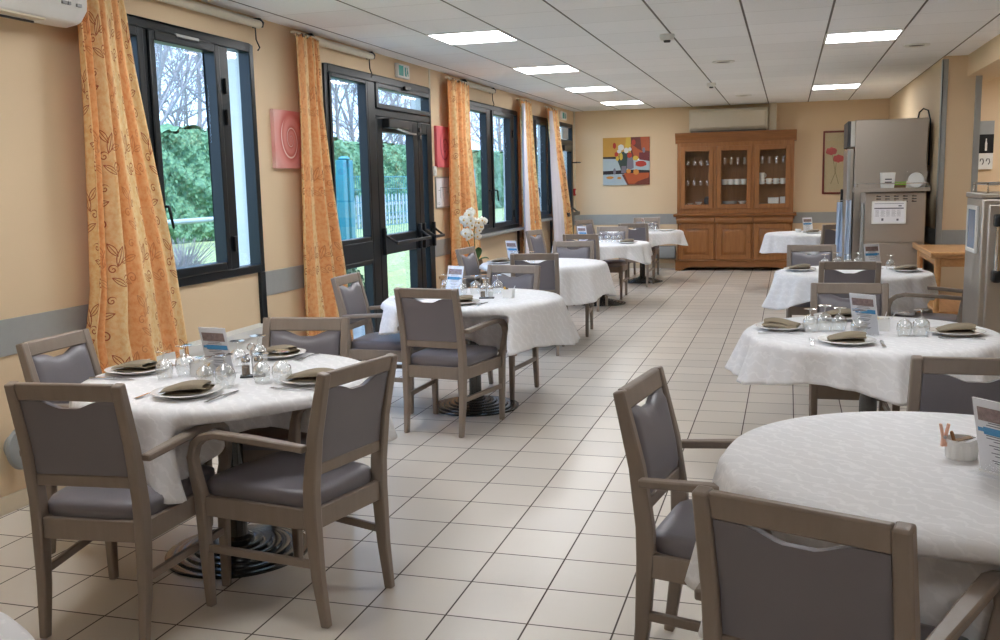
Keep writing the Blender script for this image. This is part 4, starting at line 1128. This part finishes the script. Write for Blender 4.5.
for i in range(5):
    o = G().lathe([(0, .003), (.06, .002), (.065, 0), (.075, 0), (.12, .012), (.12, .015), (.07, .006), (0, .006)], 28).make('stacked_plate', M['porc'], angle=60)
    o.location = (DX+.86, DY+.25, DSH[0]+.0005+.0085*i); tag(o, 'white plate, %s from the bottom of the stack, middle dresser bay' % nth[i], 'plate', 'plates stacked in the dresser')
o = G().box(-.085, .085, -.06, .06, 0, .085).box(-.09, .09, -.065, .065, .085, .10).make('china_box', M['porc'], bevel=.01); o.location = (DX+1.55, DY+.2, DSH[0]+.0005); tag(o, 'white lidded china box on the bottom of the right dresser bay', 'box')
o = G().box(-.05, .05, -.05, .05, 0, .11).make('china_canister', M['porc'], bevel=.012); o.location = (DX+1.70, DY+.2, DSH[0]+.0005); tag(o, 'white square canister at the right end of the dresser bottom', 'canister')
o = G().lathe([(0, 0), (.04, 0), (.055, .03), (.05, .09), (.03, .12), (.034, .13), (.028, .13), (.045, .08), (0, .01)], 24).make('dark_jug', M['darkgrey'], angle=60); o.location = (DX+.50, DY+.2, DSH[0]+.0005); tag(o, 'dark jug on the bottom of the left dresser bay', 'jug')

# ------------------------------------------------------------------ back wall
def wall_unit():
    t = empty('air_conditioner', (0, YB-.002, 0), 0, 'wide ivory wall air conditioner above the dresser', 'air conditioner')
    a, b = -1.585, -.335
    G().prism([(0, 2.27), (-.17, 2.27), (-.22, 2.31), (-.23, 2.58), (-.20, 2.625), (0, 2.635)], 'x', a, b).make('air_conditioner_case', M['acbeige'], t, bevel=.012)
    g = G(); w = .02
    for z0, z1 in ((2.325, 2.34), (2.565, 2.58)): g.box(a+.03, b-.03, -.238, -.225, z0, z1)
    for x in (a+.03, b-.05): g.box(x, x+w, -.238, -.225, 2.325, 2.58)
    g.make('front_grille_frame', M['acbeige'], t, bevel=.003)
    G().box(a+.05, b-.05, -.234, -.22, 2.34, 2.565).make('front_grille', M['acbeige'], t)
    G().box(a+.02, b-.02, -.21, -.02, 2.26, 2.275).make('outlet_vent', M['darkgrey'], t)
    tag(G().box(-.325, -.205, YB-.13, YB-.002, 2.255, H-.002).make('cable_duct', M['acbeige'], bevel=.006), 'ivory vertical duct between ceiling and wall unit', 'duct')
wall_unit()
def painting():
    t = empty('still_life_painting', (-2.655, YB-.0005, 1.825), 0, 'square modern still life of a flower vase on the back wall', 'painting')
    cols = [(214, 160, 66), (186, 204, 214), (40, 28, 30), (196, 92, 40), (120, 52, 36), (236, 236, 232), (52, 74, 70), (128, 124, 140), (200, 60, 40), (226, 190, 70), (226, 150, 60), (160, 60, 34), (122, 40, 44)]
    ms = [plain('painted_colour', tuple(v*.88 for v in c), .5) for c in cols]
    w = .40
    G().box(-w, w, -.03, 0, -w, w).make('canvas', M['paper'], t, bevel=.002)
    g = G(); L = [0]
    def P(ci, pts):
        g.mi = ci; L[0] += 1; y = -.0302-.0002*L[0]
        f = [g.bm.verts.new((x*w, y, z*w)) for x, z in pts]; g._f(f)
        f2 = [(x*w, y, z*w) for x, z in pts]
    def blob(ci, cx, cz, rx, rz, n=12, ph=0): P(ci, [(cx+rx*math.cos(2*PI*i/n+ph)*(1+.12*math.sin(3*i)), cz+rz*math.sin(2*PI*i/n+ph)) for i in range(n)])
    P(0, [(-1, 1), (-1, .2), (-.1, .2), (.1, 1)]); P(9, [(.0, 1), (-.1, .2), (.2, .2), (.3, 1)]); P(4, [(.2, 1), (.2, .1), (1, .1), (1, 1)]); P(3, [(.6, 1), (.66, .45), (1, .4), (1, 1)]); P(3, [(.18, .75), (.35, .1), (.75, .1), (.8, .35), (.5, .5)])
    P(2, [(-1, .2), (-1, .12), (-.3, .10), (-.2, .2)]); P(1, [(-1, .12), (-1, -.42), (1, -.42), (1, 0), (.2, .05), (-.3, .1)]); P(12, [(.55, .35), (.55, .05), (1, -.02), (1, .35)])
    P(2, [(-1, -.40), (-1, -.55), (-.2, -.54), (1, -.52), (1, -.40), (.3, -.36)]); P(1, [(-1, -.55), (-1, -1), (.05, -1), (-.2, -.55)]); P(4, [(-.2, -.55), (.05, -1), (1, -1), (1, -.5)])
    P(3, [(-.1, -.5), (.1, -.95), (.35, -.95), (.5, -.85), (.95, -.7), (1, -.5), (.2, -.5)])
    P(6, [(-.28, .35), (-.36, .0), (-.26, -.25), (-.2, -.46), (.0, -.46), (.06, 0), (.12, .3), (0, .45)]); P(7, [(.05, .15), (.02, -.3), (.16, -.36), (.32, -.3), (.3, .1), (.18, .25)]); P(7, [(-.2, -.2), (-.22, -.5), (-.02, -.5), (.0, -.2)])
    blob(5, -.22, .58, .13, .13); blob(5, .0, .45, .1, .12); blob(5, -.3, .42, .09, .08); blob(5, .16, .5, .07, .08); blob(8, .14, .25, .1, .12); blob(8, -.5, .66, .07, .13); blob(8, -.42, .3, .08, .1); blob(9, -.38, .12, .07, .1); blob(9, .4, .12, .12, .1); blob(9, -.22, .2, .07, .16)
    blob(8, .32, .78, .08, .12); blob(7, .75, .45, .06, .12); blob(8, .62, -.12, .24, .13); blob(10, .1, -.42, .1, .09); blob(10, .42, -.46, .12, .12); blob(7, -.5, -.42, .06, .14); blob(10, -.7, -.68, .16, .06, ph=.5); blob(10, -.3, -.7, .09, .05)
    g.make('paint', ms, t)
painting()
def poppies():
    t = empty('framed_print', (.71, YB-.002, 1.715), 0, 'dark red framed print of two poppies left of the steel cabinet', 'framed print')
    M['redwood'] = mat_wood('mahogany_frame', (108, 40, 30), (130, 54, 40)); M['cream'] = plain('cream_paper', (206, 188, 150), .6); M['poppy'] = plain('poppy_paint', (196, 74, 74), .6, var=.3, scale=40); M['stalk'] = plain('stalk_paint', (128, 112, 62), .6)
    g = G(); a, b, w = .19, .50, .028
    g.box(-a, -a+w, -.022, 0, -b, b); g.box(a-w, a, -.022, 0, -b, b); g.box(-a+w, a-w, -.022, 0, b-w, b); g.box(-a+w, a-w, -.022, 0, -b, -b+w)
    g.make('picture_frame', M['redwood'], t, bevel=.004)
    G().box(-a+w, a-w, -.010, 0, -b+w, b-w).make('print_sheet', M['cream'], t)
    g = G()
    for cx, cz, r in ((-.06, .18, .085), (.05, .06, .085)):
        g.prism([(cx+r*math.cos(2*PI*i/16)*(1+.1*math.sin(2.3*i)), cz+r*.72*math.sin(2*PI*i/16)*(1+.12*math.cos(3.1*i))) for i in range(16)], 'y', -.0112, -.010)
    g.make('poppy_heads', M['poppy'], t)
    G().tube([(.02, -.0108, .0), (.0, -.0108, -.18), (-.06, -.0108, -.34)], .004, 5).tube([(-.04, -.0108, .12), (.0, -.0108, -.12), (.06, -.0108, -.34)], .004, 5).make('poppy_stems', M['stalk'], t)
    G().box(-a+w, a-w, -.017, -.015, -b+w, b-w).make('picture_glass', M['cabglass'], t)
poppies()
t = empty('wall_heater', (-1.90, YB-.017, 0), 0, 'pale grey rounded wall heater beside the dresser foot', 'heater')
G().prism([(0, .17), (-.08, .17), (-.10, .19), (-.10, .35), (-.08, .38), (0, .38)], 'x', -.40, .085).make('heater_case', M['grey'], t, bevel=.018, seg=3)
G().box(-.36, .05, -.07, -.02, .378, .386).make('heater_grille', M['darkgrey'], t)

# ------------------------------------------------------------------ steel equipment on the right
def fridge():
    t = empty('steel_cabinet', (.62, 11.55, 0), 0, 'tall stainless cabinet standing against the right partition', 'cabinet')
    W, D = .82, .78
    for a in (.06, W-.06):
        for b in (.06, D-.06): G().tube([(a, b, 0), (a, b, .12)], .022, 10).make('foot', M['black'], t)
    G().box(.075, W, 0, D, .12, 2.11).make('cabinet_body', M['steel'], t, bevel=.008)
    d = G().box(0, .068, .005, D-.005, .16, 1.80).make('cabinet_door', M['steel'], t, bevel=.008)
    G().box(.002, .034, -.012, .004, .30, 1.78).make('door_edge', M['silver'], d, bevel=.003)
    G().box(-.03, 0, D-.10, D-.07, .85, 1.35).make('door_handle', M['black'], d, bevel=.008)
    G().box(.030, .074, 0, D, 1.82, 2.10).make('control_head', M['white'], t, bevel=.004)
    G().box(-.004, .03, 0, D, 1.82, 2.10).make('control_panel', M['darkgrey'], t, bevel=.004)
    tag(G().tube([(1.36, 11.8, 2.12), (1.37, 11.8, 2.18), (1.41, 11.8, 2.22), (1.46, 11.8, 2.20), (1.485, 11.8, 2.1), (1.485, 11.8, 1.6)], .009, 8).make('power_cable', M['black']), 'black cable looping over the top of the tall steel cabinet', 'cable')
fridge()
def dispenser():
    x0, x1, y0, y1 = .76, 1.345, 10.78, 11.40
    t = empty('steel_dispenser', (x0, y0, 0), 0, 'low stainless dispenser with vent slots before the tall steel cabinet', 'dispenser')
    W, D = x1-x0, y1-y0
    for a in (.05, W-.05):
        for b in (.05, D-.05): G().tube([(a, b, 0), (a, b, .10)], .02, 10).make('foot', M['black'], t)
    G().box(0, W, 0, D, .10, 1.33).make('dispenser_body', M['steel'], t, bevel=.008)
    G().box(0.004, W-.004, -.010, 0, .82, 1.32).make('upper_panel', M['steel'], t, bevel=.003)
    G().box(0.004, W-.004, -.010, 0, .12, .81).make('lower_panel', M['steel'], t, bevel=.003)
    g = G()
    for i in range(5):
        for j in range(3): x = .11+i*.085; g.box(x, x+.045, -.0125, -.008, 1.23+j*.027, 1.24+j*.027)
    g.make('vent_slots', M['darkgrey'], t)
    g = G()
    for i in range(5):
        for j in range(3): x = .11+i*.085; g.bar([(x-.002, -.013, 1.243+j*.027), (x+.020, -.016, 1.243+j*.027)], (.008, .006), (0,1,0))
    g.make('vent_lips', M['chrome'], t)
    g = G()
    for x in (.03, .06, W-.06, W-.03): g.tube([(x, -.01, .79), (x, -.016, .79)], .008, 8)
    g.make('panel_screws', M['chrome'], t)
    G().box(-.03, -.006, -.004, .05, .30, 1.22).make('side_rail', M['silver'], t, bevel=.003)
    # tray shelf on top
    s = empty('tray_shelf', (x0-.10, y0-.06, 1.335), 0, 'steel tray shelf with a wire rim on top of the low dispenser', 'shelf')
    SW = .715; SD = .44
    G().box(0, SW, 0, SD, 0, .006).box(0, SW, 0, .008, 0, .04).box(0, .008, .008, SD, 0, .055).box(SW-.008, SW, .008, SD, 0, .055).make('shelf_tray', M['steel'], s, bevel=.002)
    g = G(); z = .085
    g.tube([(.02, .01, .055), (.02, .01, z), (SW-.02, .01, z), (SW-.02, .01, .055)], .005, 6); g.tube([(.02, .01, z), (.02, SD-.02, z), (.02, SD-.02, .03)], .005, 6)
    g.make('wire_rim', M['chrome'], s)
    zt = 1.3415
    g = G(); a, b, h = .055, .068, .19
    for s_ in (-1, 1):
        w = .003
        g.hexa([(s_*a-w, -a, 0), (s_*a+w, -a, 0), (s_*a+w, a, 0), (s_*a-w, a, 0), (s_*b-w, -b, h), (s_*b+w, -b, h), (s_*b+w, b, h), (s_*b-w, b, h)])
        g.hexa([(-a, s_*a-w, 0), (a, s_*a-w, 0), (a, s_*a+w, 0), (-a, s_*a+w, 0), (-b, s_*b-w, h), (b, s_*b-w, h), (b, s_*b+w, h), (-b, s_*b+w, h)])
    g.box(-a, a, -a, a, 0, .004); o = empty('plastic_basket', (x0+.22, y0+.08, zt), 0, 'white slotted plastic basket at the left on the tray shelf', 'basket')
    g.make('basket_body', M['white'], o, bevel=.002)
    g = G()
    for j in range(3): g.box(-.030, .035, -.0675, -.0605, .085+.03*j, .097+.03*j)
    g.make('basket_slots', M['darkgrey'], o)
    o = empty('plastic_tub', (x0+.49, y0+.09, zt), 0, 'white plastic tub with a round lid leaning in it, on the tray shelf', 'tub')
    g = G(); rings = []
    for k, z in ((.080, 0), (.110, .190), (.116, .190), (.116, .195), (.104, .195), (.075, .005)):
        rings.append([(sx*k, sy*k*.7, z) for sx, sy in ((-1,-1),(1,-1),(1,1),(-1,1))])
    g.loft(rings).make('tub_body', M['acryl'], o, bevel=.004); G().lathe([(0, 0), (.076, 0), (.080, .006), (.076, .012), (.05, .010), (0, .010)], 28).xf(Matrix.Translation((0, -.04, .105)) @ Matrix.Rotation(math.radians(80), 4, 'X')).make('round_lid', M['white'], o)
    G().box(-.09, .09, -.02, .05, .003, .10).make('tub_contents', M['white'], o, bevel=.01)
    M['lime'] = plain('lime_plastic', (140, 200, 60), .4)
    o = G().box(-.085, .085, -.03, .03, .0, .012).box(-.085, .085, -.033, -.028, 0, .032).box(-.085, .085, .028, .033, 0, .032).make('plastic_tray', M['lime'], bevel=.003); o.location = (x0+.345, y0+.13, zt+.06); tag(o, 'lime green plastic tray between the basket and the tub', 'tray')
    o = G().box(-.075, .075, -.03, .03, 0, .058).make('cardboard_box', M['kraft'], bevel=.003); o.location = (x0+.345, y0+.13, zt+.001); tag(o, 'low brown box under the lime green tray', 'box')
    # framed notice on the front
    n = empty('framed_notice', (x0+.235, y0-.0105, 1.125), 0, 'white framed printed notice on the front of the low dispenser', 'framed notice')
    g = G(); a, b, w = .165, .115, .014
    g.box(-a, -a+w, -.012, 0, -b, b); g.box(a-w, a, -.012, 0, -b, b); g.box(-a+w, a-w, -.012, 0, b-w, b); g.box(-a+w, a-w, -.012, 0, -b, -b+w); g.make('notice_frame', M['white'], n, bevel=.002)
    G().box(-a+w, a-w, -.006, 0, -b+w, b-w).make('notice_sheet', M['paper'], n)
    g = G(); y0_, y1_ = -.0068, -.006
    for (p, q, r, s_) in ((-.14, .14, .036, .048), (.09, .12, .060, .072), (-.14, .14, .088, .092), (-.07, -.05, -.085, -.060), (.075, .095, -.085, -.065)): g.box(p, q, y0_, y1_, r, s_)
    for i in range(5):
        for j in range(6): g.box(-.13+.052*i, -.095+.052*i+.008*((i*j) % 2), y0_, y1_, .022-.012*j, .0245-.012*j)
    g.make('printed_text', M['ink'], n)
dispenser()
# pale blue aprons hanging on the cabinet door
M['apron'] = plain('pale_blue_plastic_sheet', (198, 212, 230), .35, var=.08); M['apron2'] = plain('blue_plastic_sheet', (178, 198, 224), .35, var=.1)
def hanging(x, y, w, z0, z1, m, ph, label, grp):
    def fn(u, v): z = z1+(z0-z1)*v; return (x + w*(u-.5)*(.75+.25*v) + .004*math.sin(14*u), y + .014*math.sin(9*u+3*v+ph) - .02*v, z)
    o = G().grid(fn, 16, 24).make('hanging_apron', m, solid=.003, angle=180); tag(o, label, 'apron', grp)
hanging(.545, 11.42, .07, .62, 1.22, M['apron2'], 0, 'pale blue plastic apron hanging at the left edge of the tall steel cabinet', 'hanging plastic aprons')
hanging(.635, 11.36, .07, .58, 1.24, M['apron'], 2, 'lighter blue plastic apron hanging nearest the low dispenser', 'hanging plastic aprons')
hk = G().tube([(.625, 11.545, 1.24), (.625, 11.40, 1.24), (.52, 11.41, 1.235)], .004, 6).tube([(.625, 11.40, 1.24), (.67, 11.37, 1.245)], .004, 6); tag(hk.make('apron_hook', M['chrome']), 'thin chrome hook holding the blue plastic aprons', 'hook')
def wood_table():
    t = empty('beech_console', (1.23, 9.32, 0), 0, 'light beech tray table with corner posts between dispenser and trolley', 'side table')
    W, D = .56, 1.36
    G().box(-.01, W, 0, D, .765, .80).make('tabletop', M['beech'], t, bevel=.012)
    G().box(-.012, .02, -.012, D, .795, .822).box(.02, W, -.012, .02, .795, .822).make('raised_rim', M['beech'], t, bevel=.006)
    G().box(.05, W-.05, .05, D-.05, .69, .765).make('apron', M['beech'], t, bevel=.004)
    for a in (.06, W-.06):
        for b in (.07, D-.07): G().tube([(a, b, 0), (a, b, .76)], [.024, .03], 12).make('leg', M['beech'], t)
    G().box(.06, W-.06, .07, D-.07, .26, .285).make('lower_shelf', M['beech'], t, bevel=.004)
wood_table()
def trolley():
    x0, y0 = 1.045, 6.02
    t = empty('steel_trolley', (x0, y0, 0), 0, 'stainless meal trolley cropped by the right edge', 'trolley')
    W, D, Hh = .72, .50, 1.40
    for a in (.07, W-.07):
        for b in (.07, D-.07):
            w = G().tube([(a-.015, b, .06), (a+.015, b, .06)], .06, 16).make('caster', M['black'], t)
            G().box(a-.03, a+.03, b-.03, b+.03, .115, .15).make('caster_plate', M['chrome'], w, bevel=.003)
    G().box(0, W, 0, D, .15, 1.37).make('trolley_body', M['steel'], t, bevel=.010)
    d = G().box(.03, W-.03, -.025, 0, .20, 1.34).make('trolley_door', M['steel'], t, bevel=.008)
    G().tube([(.075, -.075, .95), (.075, -.075, 1.24)], .016, 12).make('door_handle', M['chrome'], d)
    for z in (.94, 1.25): G().box(.052, .098, -.095, -.025, z-.035, z+.035).make('handle_end', M['black'], d, bevel=.012)
    G().box(-.006, W+.006, -.006, D+.006, 1.37, 1.40).make('trolley_top', M['steel'], t, bevel=.006)
    g = G(); z = 1.45
    g.tube([(.03, .03, 1.40), (.03, .03, z), (W-.03, .03, z), (W-.03, .03, 1.40)], .007, 8); g.tube([(.03, .03, z), (.03, D-.03, z), (.03, D-.03, 1.40)], .007, 8); g.tube([(.03, D-.03, z), (W-.03, D-.03, z), (W-.03, .03, z)], .007, 8)
    g.make('top_rail', M['chrome'], t)
    n = empty('framed_notice', (x0-.0005, y0+.25, 1.19), 0, 'white framed bluish sheet on the side of the steel trolley', 'framed notice')
    g = G(); a, b, w = .155, .135, .022
    g.box(-.014, 0, -a, -a+w, -b, b); g.box(-.014, 0, a-w, a, -b, b); g.box(-.014, 0, -a+w, a-w, b-w, b); g.box(-.014, 0, -a+w, a-w, -b, -b+w); g.make('notice_frame', M['white'], n, bevel=.002)
    M['bluesheet'] = plain('bluish_sheet', (122, 146, 172), .25, var=.12); G().box(-.008, 0, -a+w, a-w, -b+w, b-w).make('notice_sheet', M['bluesheet'], n)
trolley()
# poster on the recess wall
t = empty('recess_poster', (2.345, 13.498, 1.845), 0, 'dark framed panel with a white bottle motif on the recess wall', 'wall panel')
G().box(-.085, .085, -.03, 0, -.30, .295).make('panel_back', M['white'], t, bevel=.004)
G().box(-.085, .085, -.034, -.028, .13, .295).make('panel_head', M['grey'], t, bevel=.003); G().box(-.085, .085, -.034, -.028, -.10, .13).make('dark_field', M['black'], t)
G().lathe([(0, -.09), (.012, -.09), (.013, .0), (.006, .03), (.006, .06), (0, .06)], 12).xf(Matrix.Translation((.0, -.0345, .02)) @ Matrix.Scale(.15, 4, (0,1,0))).make('bottle_motif', M['white'], t)
g = G()
for cx in (-.04, .03): g.tube([(cx-.02, -.031, -.20), (cx-.012, -.031, -.17), (cx+.012, -.031, -.17), (cx+.02, -.031, -.21), (cx+.005, -.031, -.24)], .006, 6)
g.make('squiggle', M['darkgrey'], t)

# ------------------------------------------------------------------ outside
M['hedge'] = mat_leafy('hedge_leaves', (98, 138, 100), (58, 96, 70), (120, 158, 114), 14); M['grass'] = mat_leafy('lawn_grass', (150, 164, 112), (124, 144, 92), (172, 180, 134), 16); M['bark'] = plain('grey_bark', (150, 142, 140), .9, var=.2)
M['twig'] = plain('pale_dry_twig', (150, 146, 150), .9); M['tealmetal'] = plain('teal_fence_paint', (26, 120, 134), .45); M['paving'] = plain('grey_paving', (206, 204, 198), .8, var=.12, bump=.2); M['whitewood'] = plain('white_painted_wood', (150, 160, 166), .6)
def ground():
    xs = [-80, -30, -14, -9, -7.2, -6.3, -5.4, XL-.36]; zs = [1.2, .9, .72, .68, .62, .40, -.04, -.08]
    g = G(); g.loft([[(x, YF-4, z), (x, 70, z)] for x, z in zip(xs, zs)], cap=False, close=False)
    structure(g.make('ground', M['grass']))
    g = G(); g.box(-5.3, XL-.36, 5.5, 14, -.10, -.03); structure(g.make('terrace', M['paving']))
ground()
def hedge():
    rnd = random.Random(2)
    g = G()
    def n3(a, b): return math.sin(a*3.1+1.7*b)*math.cos(b*2.3-a*.7)+.5*math.sin(a*7.7+b*5.1)+.35*math.sin(a*17.3-b*13.1)
    def front(u, v): y = 2+46*u; z = .5+1.90*v + (.05*n3(y, 3) + .02*y*.1 if v > .95 else 0); return (-9.0 + .10*n3(y, z*2) - .25*v*v, y, z)
    def topf(u, v): y = 2+46*u; p = front(u, 1); return (p[0]-1.3*v, y, p[2] + .06*n3(y, v*4))
    def back(u, v): y = 2+46*u; p = topf(u, 1); return (p[0], y, p[2]+(.5-p[2])*v)
    g.grid(front, 520, 30); g.grid(topf, 520, 8); g.grid(back, 60, 3)
    # leaf tufts on the face
    for _ in range(16000):
        u, v = rnd.random(), rnd.random(); p = Vector(front(u, v)); s = rnd.uniform(.03, .075)
        a = rnd.uniform(0, 2*PI); d1 = Vector((rnd.uniform(.1, .6), math.cos(a), math.sin(a))).normalized()*s; d2 = Vector((rnd.uniform(-.3, .5), -math.sin(a), math.cos(a))).normalized()*s*.5
        p.x += rnd.uniform(0, .06)
        q = [g.bm.verts.new(p+e) for e in (-d1*.5, d2, d1, -d2)]; g._f(q)
    o = g.make('hedge', M['hedge'], angle=180); tag(o, 'tall clipped green hedge beyond the windows', 'hedge', None, 'stuff')
hedge()
def tree(x, y, h, seed, label):
    rnd = random.Random(seed); t = empty('bare_tree', (x, y, .7), 0, label, 'tree', 'bare trees beyond the hedge')
    tr = G(); br = G()
    def grow(g, p, d, L, r, lev):
        pts = [p]; q = p.copy(); dd = d.copy(); n = 4 if lev < 3 else 3
        for i in range(n):
            dd = (dd + Vector((rnd.uniform(-.16, .16), rnd.uniform(-.16, .16), rnd.uniform(-.04, .14)))).normalized(); q = q + dd*L/n; pts.append(q.copy())
        rr = [r*(1-.55*i/n) for i in range(n+1)]
        g.tube(pts, rr, 5 if lev < 2 else 3, cap=False)
        if lev >= 4: return
        k = (15, 8, 6, 3)[lev]
        for i in range(k):
            f = rnd.uniform(.2, 1.0) if lev else rnd.uniform(.12, 1.0)
            j = min(n-1, int(f*n)); b = pts[j].lerp(pts[j+1], f*n-j)
            a = rnd.uniform(0, 2*PI); side = dd.orthogonal().normalized(); side = Matrix.Rotation(a, 3, dd) @ side
            nd = (dd*rnd.uniform(.5, .9) + side*rnd.uniform(.5, .9)).normalized()
            grow(br, b, nd, L*rnd.uniform(.42, .62), rr[j]*.55, lev+1)
    grow(tr, Vector((0, 0, 0)), Vector((0, 0, 1)), h, h*.012, 0)
    tr.make('trunk', M['bark'], t, angle=180); br.make('branches', M['twig'], t, angle=180)
where = ['at the left in the nearest window', 'left of centre in the nearest window', 'in the middle of the nearest window', 'right of centre in the nearest window', 'at the right in the nearest window', 'farther back in the nearest window',
         'at the left in the side light of the door', 'in the middle of the side light of the door', 'at the right in the side light of the door', 'at the left in the door fanlight', 'at the right in the door fanlight', 'farther back in the door fanlight', 'seen through the middle window', 'seen through the far window']
spots = [(-11.6, 15.6, 5.0), (-12.6, 17.4, 5.6), (-11.8, 18.2, 5.0), (-13.6, 20.2, 6.0), (-12.2, 20.6, 5.2), (-15.5, 21.5, 7.0),
         (-11.8, 24.5, 5.4), (-12.6, 27.2, 5.8), (-11.9, 28.6, 5.2), (-12.4, 32.0, 6.2), (-12.0, 35.0, 6.2), (-14.5, 37.0, 7.5), (-12.0, 42.0, 7), (-12.0, 48.0, 7)]
for i, ((x, y, h), lb) in enumerate(zip(spots, where)): tree(x, y, h, 20+i, 'bare tree beyond the hedge, ' + lb)
def fence():
    X, y0, y1 = -6.4, 12.4, 20.0
    t = empty('mesh_fence', (X, y0, .35), 0, 'teal welded mesh fence outside the glazed door', 'fence')
    L = y1-y0; g = G(); z = .1
    while z < 1.3: g.box(-.004, .004, 0, L, z-.005, z+.005); z += .2
    y = 0
    while y < L: g.box(-.003, .003, y-.0035, y+.0035, .05, 1.32); y += .08
    g.make('mesh_panel', M['tealmetal'], t)
    for k in range(4):
        G().box(-.04, .04, k*2.45-.04, k*2.45+.04, -.3, 1.42).box(-.045, .045, k*2.45-.045, k*2.45+.045, 1.42, 1.45).make('post', M['tealmetal'], t, bevel=.006)
    p = empty('teal_gatepost', (-6.1, 12.95, .3), 0, 'wide teal gate post outside the side light of the door', 'gate post')
    G().box(-.06, .06, -.24, -.12, 0, 1.58).make('post_half', M['tealmetal'], p, bevel=.01); G().box(-.06, .06, -.04, .09, 0, 1.58).make('post_half', M['tealmetal'], p, bevel=.01)
    G().ball((0, -.075, 1.60), .07, 12, 6, (1, 2, .5)).make('post_cap', M['tealmetal'], p)
fence()
def pickets():
    t = empty('picket_fence', (-8.3, 15.5, .66), 0, 'white picket fence before the hedge, seen through the door', 'fence')
    for z in (.15, .45): G().box(-.015, .015, 0, 6, z-.03, z+.03).make('rail', M['whitewood'], t)
    for k in range(30):
        y = .1+k*.2; G().prism([(y-.045, 0), (y+.045, 0), (y+.045, .60), (y, .66), (y-.045, .60)], 'x', .016, .036).make('picket', M['whitewood'], t)
pickets()
t = empty('rail_fence', (-8.3, 6.5, .66), 0, 'white horizontal rail before the hedge in the nearest window', 'fence')
G().tube([(0, 0, .40), (0, 8.6, .40)], .04, 10).make('rail', M['whitewood'], t)
for k in range(2): G().tube([(0, .3+8*k, -.1), (0, .3+8*k, .38)], .035, 8).make('post', M['whitewood'], t)
def shrubs():
    rnd = random.Random(9)
    for i in range(7):
        t = empty('dry_shrub', (-6.3-.35*(i % 2), 7.4+.75*i, .35+.08*(i % 2)), 0, 'x', 'shrub', 'grey dry shrubs under the windows'); g = G()
        t['label'] = '%s dry grey shrub from the left, below the nearest window view' % nth[i]
        for k in range(240):
            a = rnd.uniform(0, 2*PI); r = rnd.uniform(.05, .45); h = rnd.uniform(.25, .55)
            g.tube([(0, 0, 0), (r*.5*math.cos(a), r*.5*math.sin(a), h*.6), (r*math.cos(a)+rnd.uniform(-.05, .05), r*math.sin(a)+rnd.uniform(-.05, .05), h)], [.005, .0035, .002], 3, cap=False)
        g.make('twigs', M['twig'], t, angle=180)
shrubs()
def bush(x, y, r, label, seed):
    rnd = random.Random(seed); g = G(); g.ball((0, 0, r*.9), r*.8, 16, 10)
    for _ in range(1500):
        d = Vector((rnd.gauss(0, 1), rnd.gauss(0, 1), rnd.gauss(0, 1))).normalized(); p = Vector((0, 0, r*.9)) + d*r*rnd.uniform(.75, 1.05)
        a = d.orthogonal().normalized()*rnd.uniform(.03, .06); b = d.cross(a)*.5
        g._f([g.bm.verts.new(p+e) for e in (-a, b+d*.02, a, -b)])
    o = g.make('round_bush', M['hedge'], angle=180); o.location = (x, y, -.06); tag(o, label, 'bush', 'bushes outside the door')
bush(-4.75, 9.15, .42, 'leafy green bush behind the lower pane beside the glazed door', 1); bush(-5.0, 9.95, .42, 'leafy green bush outside, farther right along the terrace', 2)

# ------------------------------------------------------------------ light
sl = bpy.data.lights.new('sun', 'SUN'); sl.energy = 4.0; sl.angle = .05; sl.color = (1, .95, .88)
so = bpy.data.objects.new('sun', sl); COL.objects.link(so); so.rotation_euler = Vector((-.40, .2, -.9)).to_track_quat('-Z', 'Y').to_euler()
def world():
    w = bpy.data.worlds.new('sky'); S.world = w; w.use_nodes = True; nt = w.node_tree; nt.nodes.clear()
    out = nt.nodes.new('ShaderNodeOutputWorld'); bg = nt.nodes.new('ShaderNodeBackground')
    tc = nt.nodes.new('ShaderNodeTexCoord'); sp = nt.nodes.new('ShaderNodeSeparateXYZ'); rp = nt.nodes.new('ShaderNodeValToRGB')
    nt.links.new(tc.outputs['Generated'], sp.inputs[0]); nt.links.new(sp.outputs[2], rp.inputs[0])
    e = rp.color_ramp.elements
    e[0].position = 0.; e[0].color = (.50, .70, 1.0, 1); e[1].position = .6; e[1].color = (.36, .58, 1.0, 1)
    bg.inputs[1].default_value = SKY
    nt.links.new(rp.outputs[0], bg.inputs[0]); nt.links.new(bg.outputs[0], out.inputs[0])
SKY = 3.4
world()
S.view_settings.view_transform = 'Standard'; S.view_settings.look = 'None'; S.view_settings.gamma = 1.0; S.view_settings.use_curve_mapping = False
S.view_settings.exposure = 0.68
c = S.cycles
c.use_denoising = True; c.max_bounces = 10; c.diffuse_bounces = 6; c.glossy_bounces = 4; c.transmission_bounces = 6; c.transparent_max_bounces = 24
c.sample_clamp_indirect = 6.0; c.caustics_reflective = False; c.caustics_refractive = False
